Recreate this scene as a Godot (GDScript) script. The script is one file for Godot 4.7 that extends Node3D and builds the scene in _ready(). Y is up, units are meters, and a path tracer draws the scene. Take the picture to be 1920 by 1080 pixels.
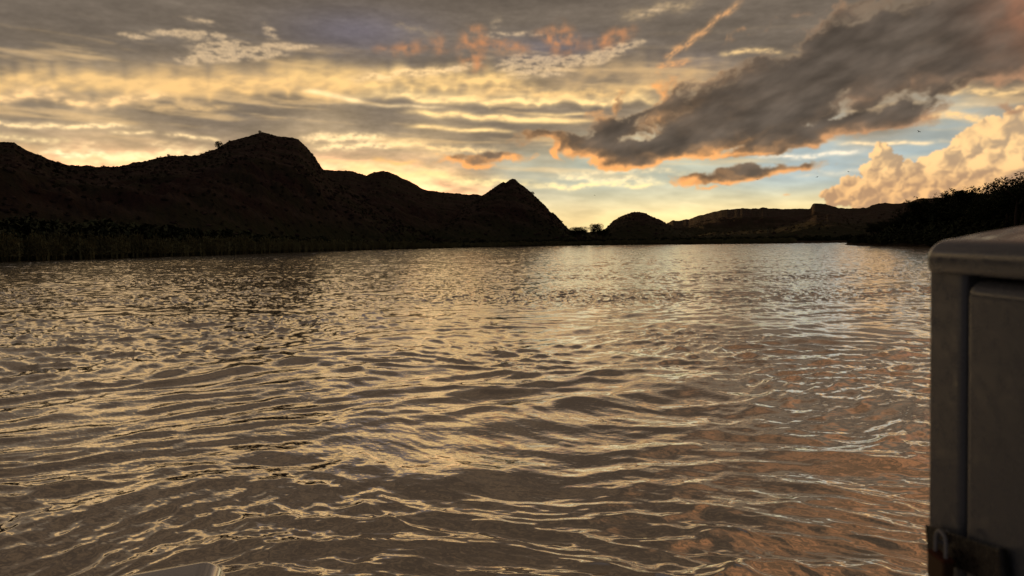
extends Node3D
# Sunset on a broad muddy river, seen from a boat: dark rocky hills, reeds and trees on the banks, a pale locker at the right with its shade put into the paint.

func _ready() -> void:
	var camera := Camera3D.new()
	camera.name = "camera"
	camera.position = Vector3(0, 2.2, 0)
	camera.rotation_degrees = Vector3(-3.47, 0, -0.8)
	camera.near = 0.05
	camera.far = 6000.0
	# a phone's lens: the locker at arm's length is a little soft
	var lens := CameraAttributesPhysical.new()
	lens.frustum_focal_length = 32.22
	lens.frustum_near = 0.05
	lens.frustum_far = 6000.0
	lens.frustum_focus_distance = 40.0
	lens.exposure_aperture = 9.0
	camera.attributes = lens
	camera.fov = 40.85
	add_child(camera)
	camera.current = true
	var around := WorldEnvironment.new()
	around.name = "sky"
	var env := Environment.new()
	env.background_mode = Environment.BG_SKY
	env.tonemap_mode = Environment.TONE_MAPPER_LINEAR
	env.tonemap_exposure = 1.0
	env.sdfgi_enabled = true
	env.ssao_enabled = true
	env.ssil_enabled = true
	var sky := Sky.new()
	var sky_mat := PanoramaSkyMaterial.new()
	sky_mat.panorama = make_sky()
	sky.sky_material = sky_mat
	env.sky = sky
	env.sky_rotation = Vector3(0, PI, 0)
	around.environment = env
	add_child(around)
	var sun := DirectionalLight3D.new()
	sun.name = "sun"
	sun.light_color = Color(1.0, 0.78, 0.5)
	sun.light_energy = 0.6
	sun.light_angular_distance = 0.5
	sun.shadow_enabled = true
	sun.look_at_from_position(Vector3.ZERO, -Vector3(sin(deg_to_rad(-26.0)) * cos(deg_to_rad(2.4)), sin(deg_to_rad(2.4)), -cos(deg_to_rad(-26.0)) * cos(deg_to_rad(2.4))))
	add_child(sun)
	rng.seed = 7
	make_materials()
	make_water()
	make_land()
	make_plants()
	make_boat()
	make_birds()


# ---------------------------------------------------------------- sky
# The evening sky, worked out per direction (bearing and height in degrees): air, sunset glow and clouds only.
const SKY_W := 4096
const SKY_H := 2048
const WIN_AZ := 48.0
const WIN_TOP := 34.0
var n_soft: FastNoiseLite
var n_fbm: FastNoiseLite
var n_ridge: FastNoiseLite
var n_cell: FastNoiseLite
var n_puff: FastNoiseLite
var streaks := []
var heaps := []
var wisps := []
var flecks := []
var billows := []
var sky_rows := []

func noise(kind: int, octaves: int, seed_: int, gain := 0.5) -> FastNoiseLite:
	var n := FastNoiseLite.new()
	n.noise_type = FastNoiseLite.TYPE_SIMPLEX_SMOOTH
	n.seed = seed_
	n.frequency = 1.0
	n.fractal_type = kind
	n.fractal_octaves = octaves
	n.fractal_gain = gain
	return n

# a streak of high cloud from one bearing/height to another: soft above, crisp below
func streak(az0: float, el0: float, az1: float, el1: float, up: float, down: float, c: Color, a: float, rough := 0.5, freq := 0.6) -> void:
	var d := Vector2(az1 - az0, el1 - el0)
	streaks.append([az0, el0, d.normalized(), d.length(), up, down, c, a, rough, freq])

# an oval of cloud: bearing, height, half length, half depth, tilt
func oval(to: Array, az: float, el: float, a: float, b: float, tilt := 0.0, k := 1.0) -> void:
	var t := deg_to_rad(tilt)
	to.append([az, el, cos(t) / a, sin(t) / a, -sin(t) / b, cos(t) / b, maxf(a, b) * 1.7, k])

func field(of: Array, az: float, el: float) -> float:
	var f := 0.0
	for o in of:
		var x: float = az - o[0]
		var y: float = el - o[1]
		if absf(x) > o[6] or absf(y) > o[6]:
			continue
		var u: float = x * o[2] + y * o[3]
		var v: float = x * o[4] + y * o[5]
		var q: float = u * u + v * v
		if q < 2.6:
			var e := maxf(0.0, 1.0 - q / 2.6)
			f = f + o[7] * e * e * (1.0 - 0.55 * f)
	return f

# the height of the heaped cumulus surface towards the eye, 0 where there is none
func billow_height(x: float, y: float) -> float:
	var h := -9.0
	for b in billows:
		var dx: float = x - b.x
		var r: float = b.z
		if dx > r or dx < -r:
			continue
		var dy: float = y - b.y
		var q := dx * dx + dy * dy
		if q < r * r:
			var z: float = sqrt(r * r - q) * 0.9 + b.w
			var k := clampf(0.5 + 0.5 * (z - h) / 0.22, 0.0, 1.0)
			h = lerpf(h, z, k) + 0.22 * k * (1.0 - k)
	if h > -8.0:
		h = h + n_puff.get_noise_2d(x * 0.5, y * 0.55 + 13.0) * 0.42
	return h

func heap_density(az: float, el: float) -> float:
	var f := field(heaps, az, el)
	if f <= 0.004:
		return 0.0
	var u := az * 0.945 + el * 0.327
	var v := el * 0.945 - az * 0.327
	var n := n_fbm.get_noise_2d(u * 0.10 + 7.0, v * 0.36) * 0.70 + n_fbm.get_noise_2d(u * 0.34 + 4.0, v * 0.60 + 31.0) * 0.80 + n_fbm.get_noise_2d(u * 1.2, v * 1.7 + 13.0) * 0.30
	return clampf((f - 0.20 + n * 0.66) * 1.4, 0.0, 1.5)

func sky_color(az: float, el: float) -> Color:
	var e := maxf(el, 0.0)
	var warp_x := n_soft.get_noise_2d(az * 0.11, el * 0.2 + 50.0)
	var warp_y := n_soft.get_noise_2d(az * 0.11 + 90.0, el * 0.2)
	var facing := cos(deg_to_rad(az + 14.0)) * 0.5 + 0.5          # 1 towards the sunset, 0 away from it
	facing = facing * facing
	# air and the high veil
	var veil := Vector3(0.455, 0.42, 0.362)
	var low := Vector3(0.70, 0.617, 0.465)
	var c := low.lerp(veil, smoothstep(3.0, 13.5, e + warp_y * 2.5))
	c = c.lerp(Vector3(0.40, 0.385, 0.375), smoothstep(22.0, 50.0, e))
	# clear air on the right, teal above pale yellow
	var clear := smoothstep(-5.0, 6.0, az + warp_x * 5.0) * (1.0 - smoothstep(5.2, 9.5, e + warp_y * 2.0))
	var teal := Vector3(0.69, 0.72, 0.63).lerp(Vector3(0.96, 0.86, 0.575), 1.0 - smoothstep(0.8, 4.6, e))
	teal = teal.lerp(Vector3(0.63, 0.70, 0.685), smoothstep(13.0, 20.0, az) * smoothstep(2.5, 4.5, e))
	c = c.lerp(teal, clear * 0.95)
	# bluish thin places high up
	var blue := exp(-pow((az + 11.0) / 5.0, 2.0) - pow((el - 14.8) / 1.5, 2.0)) + 0.8 * exp(-pow((az - 3.0) / 4.5, 2.0) - pow((el - 13.6) / 1.0, 2.0)) + 0.6 * exp(-pow((az - 13.0) / 3.0, 2.0) - pow((el - 12.0) / 1.0, 2.0))
	c = c.lerp(Vector3(0.44, 0.425, 0.45), clampf(blue, 0.0, 1.0) * 0.75)
	var n1 := n_fbm.get_noise_2d(az * 0.07 + el * 0.05, el * 0.42 + az * 0.02)
	var n2 := n_fbm.get_noise_2d(az * 0.28, el * 1.2 + az * 0.07 + 20.0)
	# sunset glow behind the ridge
	var sx := (az + 26.0) / 9.0
	var sy := (el - 3.2) / 2.5
	var glow := exp(-sx * sx - sy * sy)
	var sx2 := (az + 12.0) / 8.0
	var sy2 := (el - 3.4) / 1.9
	glow = clampf(glow + 0.75 * exp(-sx2 * sx2 - sy2 * sy2), 0.0, 1.2)
	c = c.lerp(Vector3(1.25, 0.94, 0.62), clampf(glow * (0.85 + 0.6 * n2 + 0.3 * n1), 0.0, 1.0))
	c *= 1.0 + n1 * 0.10 + n2 * 0.07
	var rim := exp(-pow((az + 27.0) / 9.0, 2.0) - pow((el - 4.4) / 1.2, 2.0)) + 0.8 * exp(-pow((az + 10.5) / 5.0, 2.0) - pow((el - 4.6) / 1.3, 2.0)) + 0.5 * exp(-pow((az + 5.0) / 4.0, 2.0) - pow((el - 3.2) / 0.9, 2.0))
	c = c.lerp(Vector3(1.42, 1.02, 0.70), clampf(rim * (0.8 + 0.7 * n2), 0.0, 0.9))
	# wide golden brushing of the veil
	var brush := smoothstep(0.05, 0.55, n_fbm.get_noise_2d(az * 0.08 + 3.0, el * 0.9 + az * 0.05)) * smoothstep(3.0, 6.0, e) * (1.0 - smoothstep(11.5, 15.0, e)) * facing
	c = c.lerp(Vector3(0.95, 0.79, 0.52), brush * 0.5)
	# far from the sunset the dusk is dim and grey
	c = c.lerp(Vector3(0.315, 0.315, 0.335) * (1.0 + n1 * 0.2), (1.0 - smoothstep(0.03, 0.62, facing)) * 0.85)
	# unseen deck overhead, toned for what the water reflects: dim left, copper right
	if e > 15.0:
		var deck := smoothstep(-0.25, 0.40, n_fbm.get_noise_2d(az * 0.05, el * 0.08 + 11.0) + 0.5 * n_fbm.get_noise_2d(az * 0.16 + 5.0, el * 0.26))
		var warm := smoothstep(8.0, 30.0, az) * (1.0 - smoothstep(75.0, 110.0, az))
		var dim := Vector3(0.272, 0.248, 0.222).lerp(Vector3(0.43, 0.355, 0.28), warm)
		var tone := Vector3(0.38, 0.338, 0.285).lerp(Vector3(0.66, 0.49, 0.36), warm)
		var front := smoothstep(0.15, 0.6, facing) * (1.0 - 0.55 * smoothstep(50.0, 85.0, e))
		c = c.lerp(dim.lerp(tone, deck * front), 0.92 * smoothstep(15.5, 20.5, e) * smoothstep(0.05, 0.4, facing))
	if el < 20.0:
		c *= 1.0 + (1.0 - 0.9 * clear) * (0.055 * n_fbm.get_noise_2d(az * 0.8 + el * 0.9, el * 3.4 - az * 0.3) + 0.03 * n_fbm.get_noise_2d(az * 1.9 - el, el * 5.0 + 40.0))
	# streaks of cirrus
	for s in streaks:
		var px: float = az - s[0]
		var py: float = el - s[1]
		var along: Vector2 = s[2]
		var u := px * along.x + py * along.y
		var length: float = s[3]
		if u < -2.0 or u > length + 2.0:
			continue
		var v := -px * along.y + py * along.x
		var fr: float = s[9]
		var up: float = s[4]
		var down: float = s[5]
		if v > up * 3.0 + 0.8 or v < -down * 3.0 - 0.8:
			continue
		var wob := n_soft.get_noise_2d(u * fr * 0.4 + s[0], s[1] * 3.0) * minf(up, 0.45) * 0.9 + (absf(n_soft.get_noise_2d(u * 0.55, s[1])) * up * 0.55 if up > down * 1.5 else 0.0)
		var t := v - wob
		var prof := exp(-t / up * t / up) if t > 0.0 else exp(-t / down * t / down)
		var q := clampf(u / length, 0.0, 1.0)
		var ends := smoothstep(-0.02, 0.22, u / length) * (1.0 - smoothstep(0.72, 1.02, u / length))
		var grain := n_fbm.get_noise_2d(u * fr + s[0] * 3.0, v * fr * 3.2 + s[1])
		var grain2 := n_ridge.get_noise_2d(u * fr * 1.3 - v * 0.8, v * fr * 2.0 + s[1])
		var a := clampf(prof * ends * (1.0 + s[8] * (grain * 1.6 + grain2 * 0.55)) * s[7], 0.0, 1.0)
		var sc: Color = s[6]
		c = c.lerp(Vector3(sc.r, sc.g, sc.b), a)
	# fine rippled flecks
	var fl := field(flecks, az + warp_x * 0.7, el + warp_y * 0.5)
	if fl > 0.01:
		var g := n_cell.get_noise_2d(az * 4.2 + el * 2.0, el * 7.5 - az * 1.5) * 0.16 + n_ridge.get_noise_2d(az * 0.8 + el * 1.3, el * 2.2 - az * 0.5) * 0.45 + 0.5
		var g2 := n_fbm.get_noise_2d(az * 0.7 + el, el * 2.2 - az * 0.3)
		var a := smoothstep(0.08, 0.85, fl * (0.85 + g2 * 1.5)) * clampf(0.35 + (g - 0.2) * 0.9, 0.0, 1.0)
		c = c.lerp(Vector3(1.0, 0.87, 0.62) if el < 11.0 else Vector3(0.96, 0.83, 0.61), a * 0.65)
	# salmon wisps
	var w := field(wisps, az + warp_x * 0.6, el + warp_y * 0.4)
	if w > 0.01:
		var g3 := n_ridge.get_noise_2d(az * 0.55 + el * 0.25 + warp_y, el * 0.6 - az * 0.2) * 0.5 + n_fbm.get_noise_2d(az * 0.9, el * 0.9) * 0.8
		c = c.lerp(Vector3(0.80, 0.55, 0.36), smoothstep(0.03, 0.95, w) * smoothstep(-0.5, 0.85, g3) * 0.85)
	# cumulus heaps
	if az > 20.0 and az < 56.0 and el < 14.0:
		var bx := az + n_puff.get_noise_2d(az * 0.9, el * 0.9) * 0.42 + n_fbm.get_noise_2d(az * 2.6, el * 2.6 + 9.0) * 0.06
		var by := el + n_puff.get_noise_2d(az * 0.9 + 40.0, el * 0.9) * 0.36 + n_fbm.get_noise_2d(az * 2.6 + 70.0, el * 2.6) * 0.06
		var h := billow_height(bx, by)
		if h > -8.0:
			var hx := billow_height(bx + 0.07, by)
			var hy := billow_height(bx, by + 0.07)
			var nx := clampf((h - hx) / 0.07, -2.5, 2.5) if hx > -8.0 else 1.5
			var ny := clampf((h - hy) / 0.07, -2.5, 2.5) if hy > -8.0 else 1.5
			var l := 1.0 / sqrt(1.0 + nx * nx + ny * ny)
			var lit := clampf((-nx * 0.62 + ny * 0.50 + 0.52) * l, 0.0, 1.0)
			lit = clampf(lit * 0.85 + 0.05 + n_fbm.get_noise_2d(az * 0.5, el * 0.7 + 5.0) * 0.35, 0.0, 1.0)
			var shade := Vector3(0.66, 0.53, 0.39).lerp(Vector3(0.66, 0.58, 0.45), smoothstep(3.0, 6.0, el))
			var bright := Vector3(0.94, 0.74, 0.47).lerp(Vector3(0.98, 0.81, 0.53), smoothstep(2.5, 5.0, el))
			var cu := shade.lerp(bright, smoothstep(0.2, 0.85, lit))
			cu = cu.lerp(Vector3(0.80, 0.64, 0.46), (1.0 - smoothstep(0.6, 3.0, el)) * 0.5)
			cu = cu.lerp(Vector3(0.80, 0.66, 0.50), 0.16)
			c = c.lerp(cu, smoothstep(0.0, 0.25, h - minf(hx, hy) + 1.0) * 0.97)
	# the dark cloud bank and its torn orange pieces
	var wx := az + warp_x * 0.5 + n_fbm.get_noise_2d(az * 0.35, el * 0.6 + 3.0) * 0.8
	var wy := el + n_fbm.get_noise_2d(az * 0.35 + 60.0, el * 0.6) * 0.55
	var d := heap_density(wx, wy)
	if d > 0.005:
		var behind := heap_density(wx - 0.5, wy - 0.35) + heap_density(wx - 1.2, wy - 0.8) * 0.8 + heap_density(wx - 2.3, wy - 1.3) * 0.5
		var light := exp(-behind * 1.15)
		var sunny := 1.0 - smoothstep(14.0, 30.0, az + (el - 6.0) * 1.1)
		var mott := n_fbm.get_noise_2d(az * 0.22 + el * 0.08, el * 0.60 - az * 0.2)
		var core := Vector3(0.362, 0.333, 0.290) * (1.0 + mott * 0.30)
		core = core.lerp(Vector3(0.62, 0.54, 0.42), smoothstep(0.85, 0.15, d) * 0.85)
		var orange := Vector3(0.97, 0.68, 0.39).lerp(Vector3(0.66, 0.52, 0.39), 1.0 - sunny)
		var cc := core.lerp(orange, clampf(light * (1.05 + mott * 0.6), 0.0, 1.0))
		c = c.lerp(cc, smoothstep(0.0, 0.72, d) * 0.97)
	# a rosy cloud at the top on the right
	var rosy := exp(-pow((az - 35.0) / 3.2, 2.0) - pow((el - 14.5) / 3.5, 2.0)) * (0.8 + n_fbm.get_noise_2d(az * 0.5, el * 0.5) * 0.6)
	c = c.lerp(Vector3(0.72, 0.49, 0.36), clampf(rosy, 0.0, 0.85))
	c = c.lerp(Vector3(0.31, 0.305, 0.32), smoothstep(135.0, 172.0, absf(az)))
	c *= 1.0 + 0.09 * smoothstep(0.38, 0.62, c.y) + 0.07 * smoothstep(0.66, 0.86, c.y)
	c.y *= 0.975
	return Color(pow(maxf(c.x, 0.0), 2.2), pow(maxf(c.y, 0.0), 2.2), pow(maxf(c.z, 0.0), 2.2))

func sky_row_fine(y: int) -> void:
	var row := PackedFloat32Array()
	var x0 := int(round((0.5 - WIN_AZ / 360.0) * SKY_W))
	var x1 := int(round((0.5 + WIN_AZ / 360.0) * SKY_W))
	row.resize((x1 - x0) * 3)
	var el := 90.0 - (y + int((90.0 - WIN_TOP) / 180.0 * SKY_H) + 0.5) / SKY_H * 180.0
	for x in range(x0, x1):
		var c := sky_color(((x + 0.5) / SKY_W - 0.5) * 360.0, el)
		var i := (x - x0) * 3
		row[i] = c.r
		row[i + 1] = c.g
		row[i + 2] = c.b
	sky_rows[y] = row

func sky_row_coarse(y: int) -> void:
	var row := PackedFloat32Array()
	row.resize(512 * 3)
	var el := 90.0 - (y + 0.5) / 256.0 * 180.0
	for x in 512:
		var c := sky_color(((x + 0.5) / 512.0 - 0.5) * 360.0, el)
		row[x * 3] = c.r
		row[x * 3 + 1] = c.g
		row[x * 3 + 2] = c.b
	sky_rows[y] = row

func in_rows(what: Callable, count: int) -> void:
	var team := []
	for k in 4:
		var t := Thread.new()
		t.start(some_rows.bind(what, count, k))
		team.append(t)
	for t in team:
		t.wait_to_finish()

func some_rows(what: Callable, count: int, first: int) -> void:
	for y in range(first, count, 4):
		what.call(y)

func make_sky() -> ImageTexture:
	n_soft = noise(FastNoiseLite.FRACTAL_NONE, 1, 11)
	n_fbm = noise(FastNoiseLite.FRACTAL_FBM, 5, 23)
	n_ridge = noise(FastNoiseLite.FRACTAL_RIDGED, 4, 37)
	n_cell = noise(FastNoiseLite.FRACTAL_NONE, 1, 41)
	n_cell.noise_type = FastNoiseLite.TYPE_SIMPLEX
	n_puff = noise(FastNoiseLite.FRACTAL_FBM, 3, 53, 0.42)
	place_clouds()
	sky_rows.resize(128)
	in_rows(sky_row_coarse, 128)
	var half := PackedFloat32Array()
	for r in sky_rows:
		half.append_array(r)
	var below: PackedFloat32Array = sky_rows[127]
	for y in 128:
		half.append_array(below)
	var im := Image.create_from_data(512, 256, false, Image.FORMAT_RGBF, half.to_byte_array())
	im.resize(SKY_W, SKY_H, Image.INTERPOLATE_CUBIC)
	var top := int((90.0 - WIN_TOP) / 180.0 * SKY_H)
	var rows := SKY_H / 2 + 4 - top
	sky_rows.clear()
	sky_rows.resize(rows)
	in_rows(sky_row_fine, rows)
	var fine := PackedFloat32Array()
	for r in sky_rows:
		fine.append_array(r)
	var x0 := int(round((0.5 - WIN_AZ / 360.0) * SKY_W))
	var x1 := int(round((0.5 + WIN_AZ / 360.0) * SKY_W))
	var win := Image.create_from_data(x1 - x0, rows, false, Image.FORMAT_RGBF, fine.to_byte_array())
	im.blit_rect(win, Rect2i(0, 0, x1 - x0, rows), Vector2i(x0, top))
	sky_rows.clear()
	return ImageTexture.create_from_image(im)

func place_clouds() -> void:
	streak(-36.15, 9.40, -19.99, 10.40, 0.92, 0.52, Color(0.89, 0.74, 0.48), 0.85, 0.50, 0.35)
	streak(-36.93, 8.87, -20.02, 9.70, 0.46, 0.30, Color(0.96, 0.80, 0.54), 0.70, 0.70, 0.60)
	streak(-27.16, 10.36, -7.55, 10.85, 1.20, 0.56, Color(0.91, 0.75, 0.48), 0.85, 0.45, 0.35)
	streak(-25.96, 9.23, -18.64, 9.26, 0.28, 0.21, Color(0.94, 0.78, 0.51), 0.50, 0.60, 0.80)
	streak(-17.87, 11.27, 3.71, 11.14, 0.95, 0.51, Color(0.92, 0.77, 0.49), 0.80, 0.50, 0.35)
	streak(-12.85, 10.21, 14.32, 9.60, 0.52, 0.22, Color(0.99, 0.85, 0.56), 0.85, 0.45, 0.50)
	streak(-15.03, 10.61, -9.85, 10.01, 0.18, 0.15, Color(0.98, 0.86, 0.61), 0.90, 0.30, 0.60)
	streak(-12.07, 11.57, -2.89, 12.42, 0.33, 0.29, Color(0.94, 0.80, 0.55), 0.70, 0.80, 1.00)
	streak(-5.24, 10.80, 14.32, 10.40, 0.52, 0.33, Color(0.94, 0.78, 0.50), 0.60, 0.60, 0.60)
	streak(1.77, 11.56, 17.56, 11.18, 1.09, 0.58, Color(0.80, 0.67, 0.46), 0.55, 0.40, 0.35)
	streak(-10.61, 9.85, -4.10, 9.76, 0.11, 0.11, Color(0.98, 0.86, 0.61), 0.60, 0.40, 0.80)
	streak(-34.70, 7.47, -24.90, 7.86, 0.16, 0.13, Color(0.98, 0.86, 0.61), 0.85, 0.90, 1.20)
	streak(-27.28, 7.44, -24.11, 7.52, 0.10, 0.10, Color(0.98, 0.86, 0.61), 0.70, 0.60, 1.20)
	streak(-8.35, 9.37, 6.01, 8.55, 0.23, 0.19, Color(0.98, 0.84, 0.55), 0.95, 0.50, 0.70)
	streak(-2.17, 8.92, 6.78, 8.45, 0.15, 0.15, Color(0.98, 0.84, 0.55), 0.70, 0.50, 0.70)
	streak(-7.99, 8.36, 0.94, 7.94, 0.15, 0.13, Color(0.98, 0.84, 0.55), 0.90, 0.40, 0.70)
	streak(0.96, 9.11, 6.40, 9.06, 0.11, 0.08, Color(0.98, 0.84, 0.55), 0.60, 0.40, 0.70)
	streak(-24.11, 7.48, -19.76, 7.22, 0.14, 0.14, Color(0.98, 0.86, 0.61), 0.60, 0.80, 1.40)
	streak(-15.13, 7.33, -8.39, 7.57, 0.30, 0.19, Color(0.98, 0.86, 0.61), 0.80, 0.90, 1.60)
	streak(-14.78, 6.82, -6.09, 7.05, 0.26, 0.19, Color(0.98, 0.86, 0.61), 0.85, 0.80, 1.20)
	streak(-9.93, 7.18, 0.14, 6.39, 0.30, 0.19, Color(0.96, 0.82, 0.55), 0.60, 0.90, 1.00)
	streak(-10.33, 5.97, -6.12, 5.67, 0.19, 0.15, Color(0.94, 0.75, 0.45), 0.60, 0.60, 1.00)
	streak(-7.69, 4.83, 2.46, 3.96, 0.39, 0.27, Color(0.96, 0.87, 0.59), 0.65, 0.80, 0.90)
	streak(0.89, 3.91, 12.10, 3.89, 0.23, 0.15, Color(0.97, 0.89, 0.62), 0.85, 0.80, 1.00)
	streak(2.46, 4.42, 11.72, 4.13, 0.31, 0.15, Color(0.94, 0.87, 0.65), 0.60, 0.90, 1.20)
	streak(1.69, 4.82, 14.33, 4.73, 0.23, 0.15, Color(0.92, 0.84, 0.63), 0.45, 0.90, 1.00)
	streak(-12.98, 5.28, -2.24, 4.49, 0.46, 0.31, Color(0.98, 0.85, 0.55), 0.50, 0.60, 0.70)
	streak(16.87, 5.59, 25.05, 5.60, 0.18, 0.14, Color(0.94, 0.89, 0.75), 0.70, 0.80, 1.00)
	streak(22.42, 6.18, 29.67, 5.90, 0.14, 0.10, Color(0.94, 0.84, 0.63), 0.80, 0.60, 1.00)
	streak(19.71, 4.23, 25.71, 4.38, 0.21, 0.14, Color(0.78, 0.78, 0.69), 0.50, 0.80, 1.00)
	streak(26.91, 7.94, 32.24, 6.94, 0.30, 0.20, Color(0.93, 0.78, 0.53), 0.90, 0.70, 1.00)
	streak(28.43, 8.87, 34.38, 8.49, 0.32, 0.19, Color(0.88, 0.75, 0.51), 0.70, 0.90, 1.00)
	streak(10.99, 12.60, 14.31, 14.40, 0.25, 0.21, Color(0.84, 0.63, 0.41), 0.60, 1.10, 1.40)
	streak(12.85, 13.63, 16.83, 16.40, 0.21, 0.21, Color(0.84, 0.63, 0.41), 0.50, 1.20, 1.40)
	streak(10.42, 12.17, 13.22, 12.47, 0.21, 0.21, Color(0.89, 0.65, 0.41), 0.60, 0.90, 1.20)
	streak(14.68, 12.80, 19.65, 12.54, 0.17, 0.14, Color(0.88, 0.75, 0.51), 0.70, 0.80, 1.20)
	streak(7.60, 15.68, 14.31, 16.11, 0.41, 0.34, Color(0.65, 0.57, 0.43), 0.50, 1.00, 1.20)
	streak(-8.58, 15.50, -4.78, 14.50, 0.21, 0.21, Color(0.59, 0.53, 0.43), 0.40, 1.00, 1.60)
	streak(-31.49, 5.96, -24.18, 5.73, 0.27, 0.17, Color(1.00, 0.93, 0.69), 0.60, 0.90, 1.60)
	streak(-33.93, 6.80, -28.83, 6.65, 0.20, 0.16, Color(0.94, 0.84, 0.59), 0.50, 0.90, 1.40)
	streak(-27.97, 5.61, -20.13, 6.38, 0.32, 0.21, Color(1.00, 0.91, 0.65), 0.50, 0.90, 1.20)
	oval(flecks, -25.47, 13.65, 1.08, 0.29, 0, 1.00)
	oval(flecks, -22.89, 13.81, 1.98, 0.33, -8, 1.00)
	oval(flecks, -19.54, 13.53, 2.59, 0.41, -10, 1.00)
	oval(flecks, -15.66, 13.62, 2.16, 0.24, -2, 1.00)
	oval(flecks, -18.17, 13.00, 2.64, 0.55, 3, 1.00)
	oval(flecks, -19.92, 12.41, 2.75, 0.41, 3, 1.00)
	oval(flecks, -17.06, 14.51, 0.92, 0.48, -40, 0.60)
	oval(flecks, -21.86, 14.83, 1.34, 0.30, -8, 0.60)
	oval(flecks, -20.58, 12.92, 1.71, 0.31, -5, 1.00)
	oval(flecks, 4.11, 12.89, 3.48, 0.51, 3, 1.00)
	oval(flecks, 2.17, 12.28, 2.72, 0.58, -5, 1.00)
	oval(flecks, 6.43, 13.25, 3.07, 0.36, 6, 1.00)
	oval(flecks, 8.72, 13.47, 1.14, 0.14, 8, 0.70)
	oval(flecks, -4.05, 12.34, 1.94, 0.29, 8, 1.00)
	oval(flecks, 0.65, 14.62, 2.13, 0.25, 0, 0.70)
	oval(flecks, 10.62, 15.59, 2.24, 0.42, 8, 0.50)
	oval(flecks, -11.43, 7.39, 2.07, 0.22, 0, 0.90)
	oval(flecks, -13.67, 7.14, 1.48, 0.30, 0, 0.80)
	oval(flecks, -0.90, 15.39, 0.54, 1.41, 10, 0.35)
	oval(flecks, -23.16, 6.54, 1.99, 0.42, 0, 0.60)
	oval(flecks, -29.45, 6.16, 2.08, 0.33, 8, 0.50)
	oval(flecks, 31.38, 7.76, 1.70, 0.26, -5, 0.40)
	oval(wisps, -2.86, 13.72, 1.24, 1.51, 10, 1.00)
	oval(wisps, -2.26, 14.69, 0.85, 0.78, 20, 1.00)
	oval(wisps, 0.05, 13.70, 1.87, 0.58, -8, 1.00)
	oval(wisps, 3.94, 14.34, 1.00, 1.14, -10, 1.00)
	oval(wisps, 2.97, 14.61, 1.16, 0.50, 0, 0.70)
	oval(wisps, 7.59, 14.13, 1.68, 0.64, 8, 0.90)
	oval(wisps, 6.05, 13.98, 1.15, 0.43, 0, 0.50)
	oval(wisps, -7.28, 14.05, 1.15, 0.57, 10, 0.75)
	oval(wisps, -5.37, 14.14, 0.69, 0.86, 20, 0.70)
	oval(wisps, -9.00, 14.01, 0.68, 0.43, 0, 0.50)
	oval(wisps, -2.49, 12.71, 1.01, 0.58, -20, 0.70)
	oval(heaps, 14.33, 7.59, 6.05, 1.55, 6, 1.00)
	oval(heaps, 19.33, 8.76, 6.25, 1.63, 14, 1.00)
	oval(heaps, 16.49, 11.08, 3.93, 1.06, 14, 0.85)
	oval(heaps, 21.37, 10.88, 5.06, 1.45, 16, 1.00)
	oval(heaps, 24.97, 11.71, 4.78, 1.60, 14, 1.00)
	oval(heaps, 28.70, 10.48, 5.68, 1.37, 10, 1.00)
	oval(heaps, 32.16, 10.70, 3.89, 1.50, 6, 1.00)
	oval(heaps, 27.44, 13.54, 5.18, 1.41, 14, 0.95)
	oval(heaps, 31.27, 13.00, 3.11, 1.24, 0, 1.00)
	oval(heaps, 23.33, 13.39, 3.27, 0.99, 20, 0.70)
	oval(heaps, 10.40, 6.26, 4.16, 0.83, 2, 0.95)
	oval(heaps, 7.92, 6.34, 3.07, 0.65, -6, 0.80)
	oval(heaps, 4.06, 7.31, 2.34, 0.49, -8, 0.80)
	oval(heaps, 2.19, 7.65, 1.72, 0.42, 4, 0.80)
	oval(heaps, 5.22, 6.67, 2.56, 0.61, -10, 0.85)
	oval(heaps, 7.15, 5.71, 2.31, 0.38, -4, 0.75)
	oval(heaps, 9.07, 5.43, 2.29, 0.34, 0, 0.70)
	oval(heaps, 7.55, 7.86, 1.69, 1.05, 20, 0.85)
	oval(heaps, 6.59, 8.45, 1.16, 1.20, 20, 0.75)
	oval(heaps, 7.94, 9.83, 0.92, 0.48, 40, 0.55)
	oval(heaps, 23.41, 7.31, 4.60, 0.77, 8, 1.00)
	oval(heaps, 26.29, 7.65, 2.19, 0.75, 0, 0.90)
	oval(heaps, 20.04, 6.57, 3.79, 0.61, 12, 0.85)
	oval(heaps, 17.59, 6.08, 2.13, 0.44, 8, 0.70)
	oval(heaps, 22.33, 14.49, 2.32, 0.59, 20, 0.50)
	oval(heaps, 18.94, 14.35, 2.08, 0.41, 15, 0.35)
	oval(heaps, 15.94, 14.03, 1.07, 0.31, 30, 0.35)
	oval(heaps, 32.91, 7.77, 1.10, 0.38, 0, 0.50)
	oval(heaps, 11.36, 10.93, 2.24, 0.54, 20, 0.50)
	oval(heaps, 13.22, 9.30, 2.96, 1.10, 10, 0.60)
	oval(heaps, 19.69, 7.30, 4.50, 0.25, 14, -0.45)
	oval(heaps, 25.63, 10.14, 4.11, 0.20, 18, -0.40)
	oval(heaps, 21.04, 9.16, 2.04, 0.35, 10, -0.25)
	oval(heaps, 12.85, 9.13, 1.11, 0.37, 0, -0.25)
	oval(heaps, 15.05, 10.10, 1.09, 0.25, 0, -0.40)
	oval(heaps, 26.90, 9.08, 1.86, 0.30, 8, -0.12)
	oval(heaps, 15.06, 5.34, 8.03, 0.26, 0, -0.60)
	oval(heaps, -1.63, 6.06, 2.90, 0.46, 2, 0.72)
	oval(heaps, -3.97, 6.28, 1.72, 0.31, -6, 0.50)
	oval(heaps, 0.33, 6.16, 1.57, 0.38, 4, 0.50)
	oval(heaps, -2.23, 5.53, 2.11, 0.23, -8, 0.60)
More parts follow.
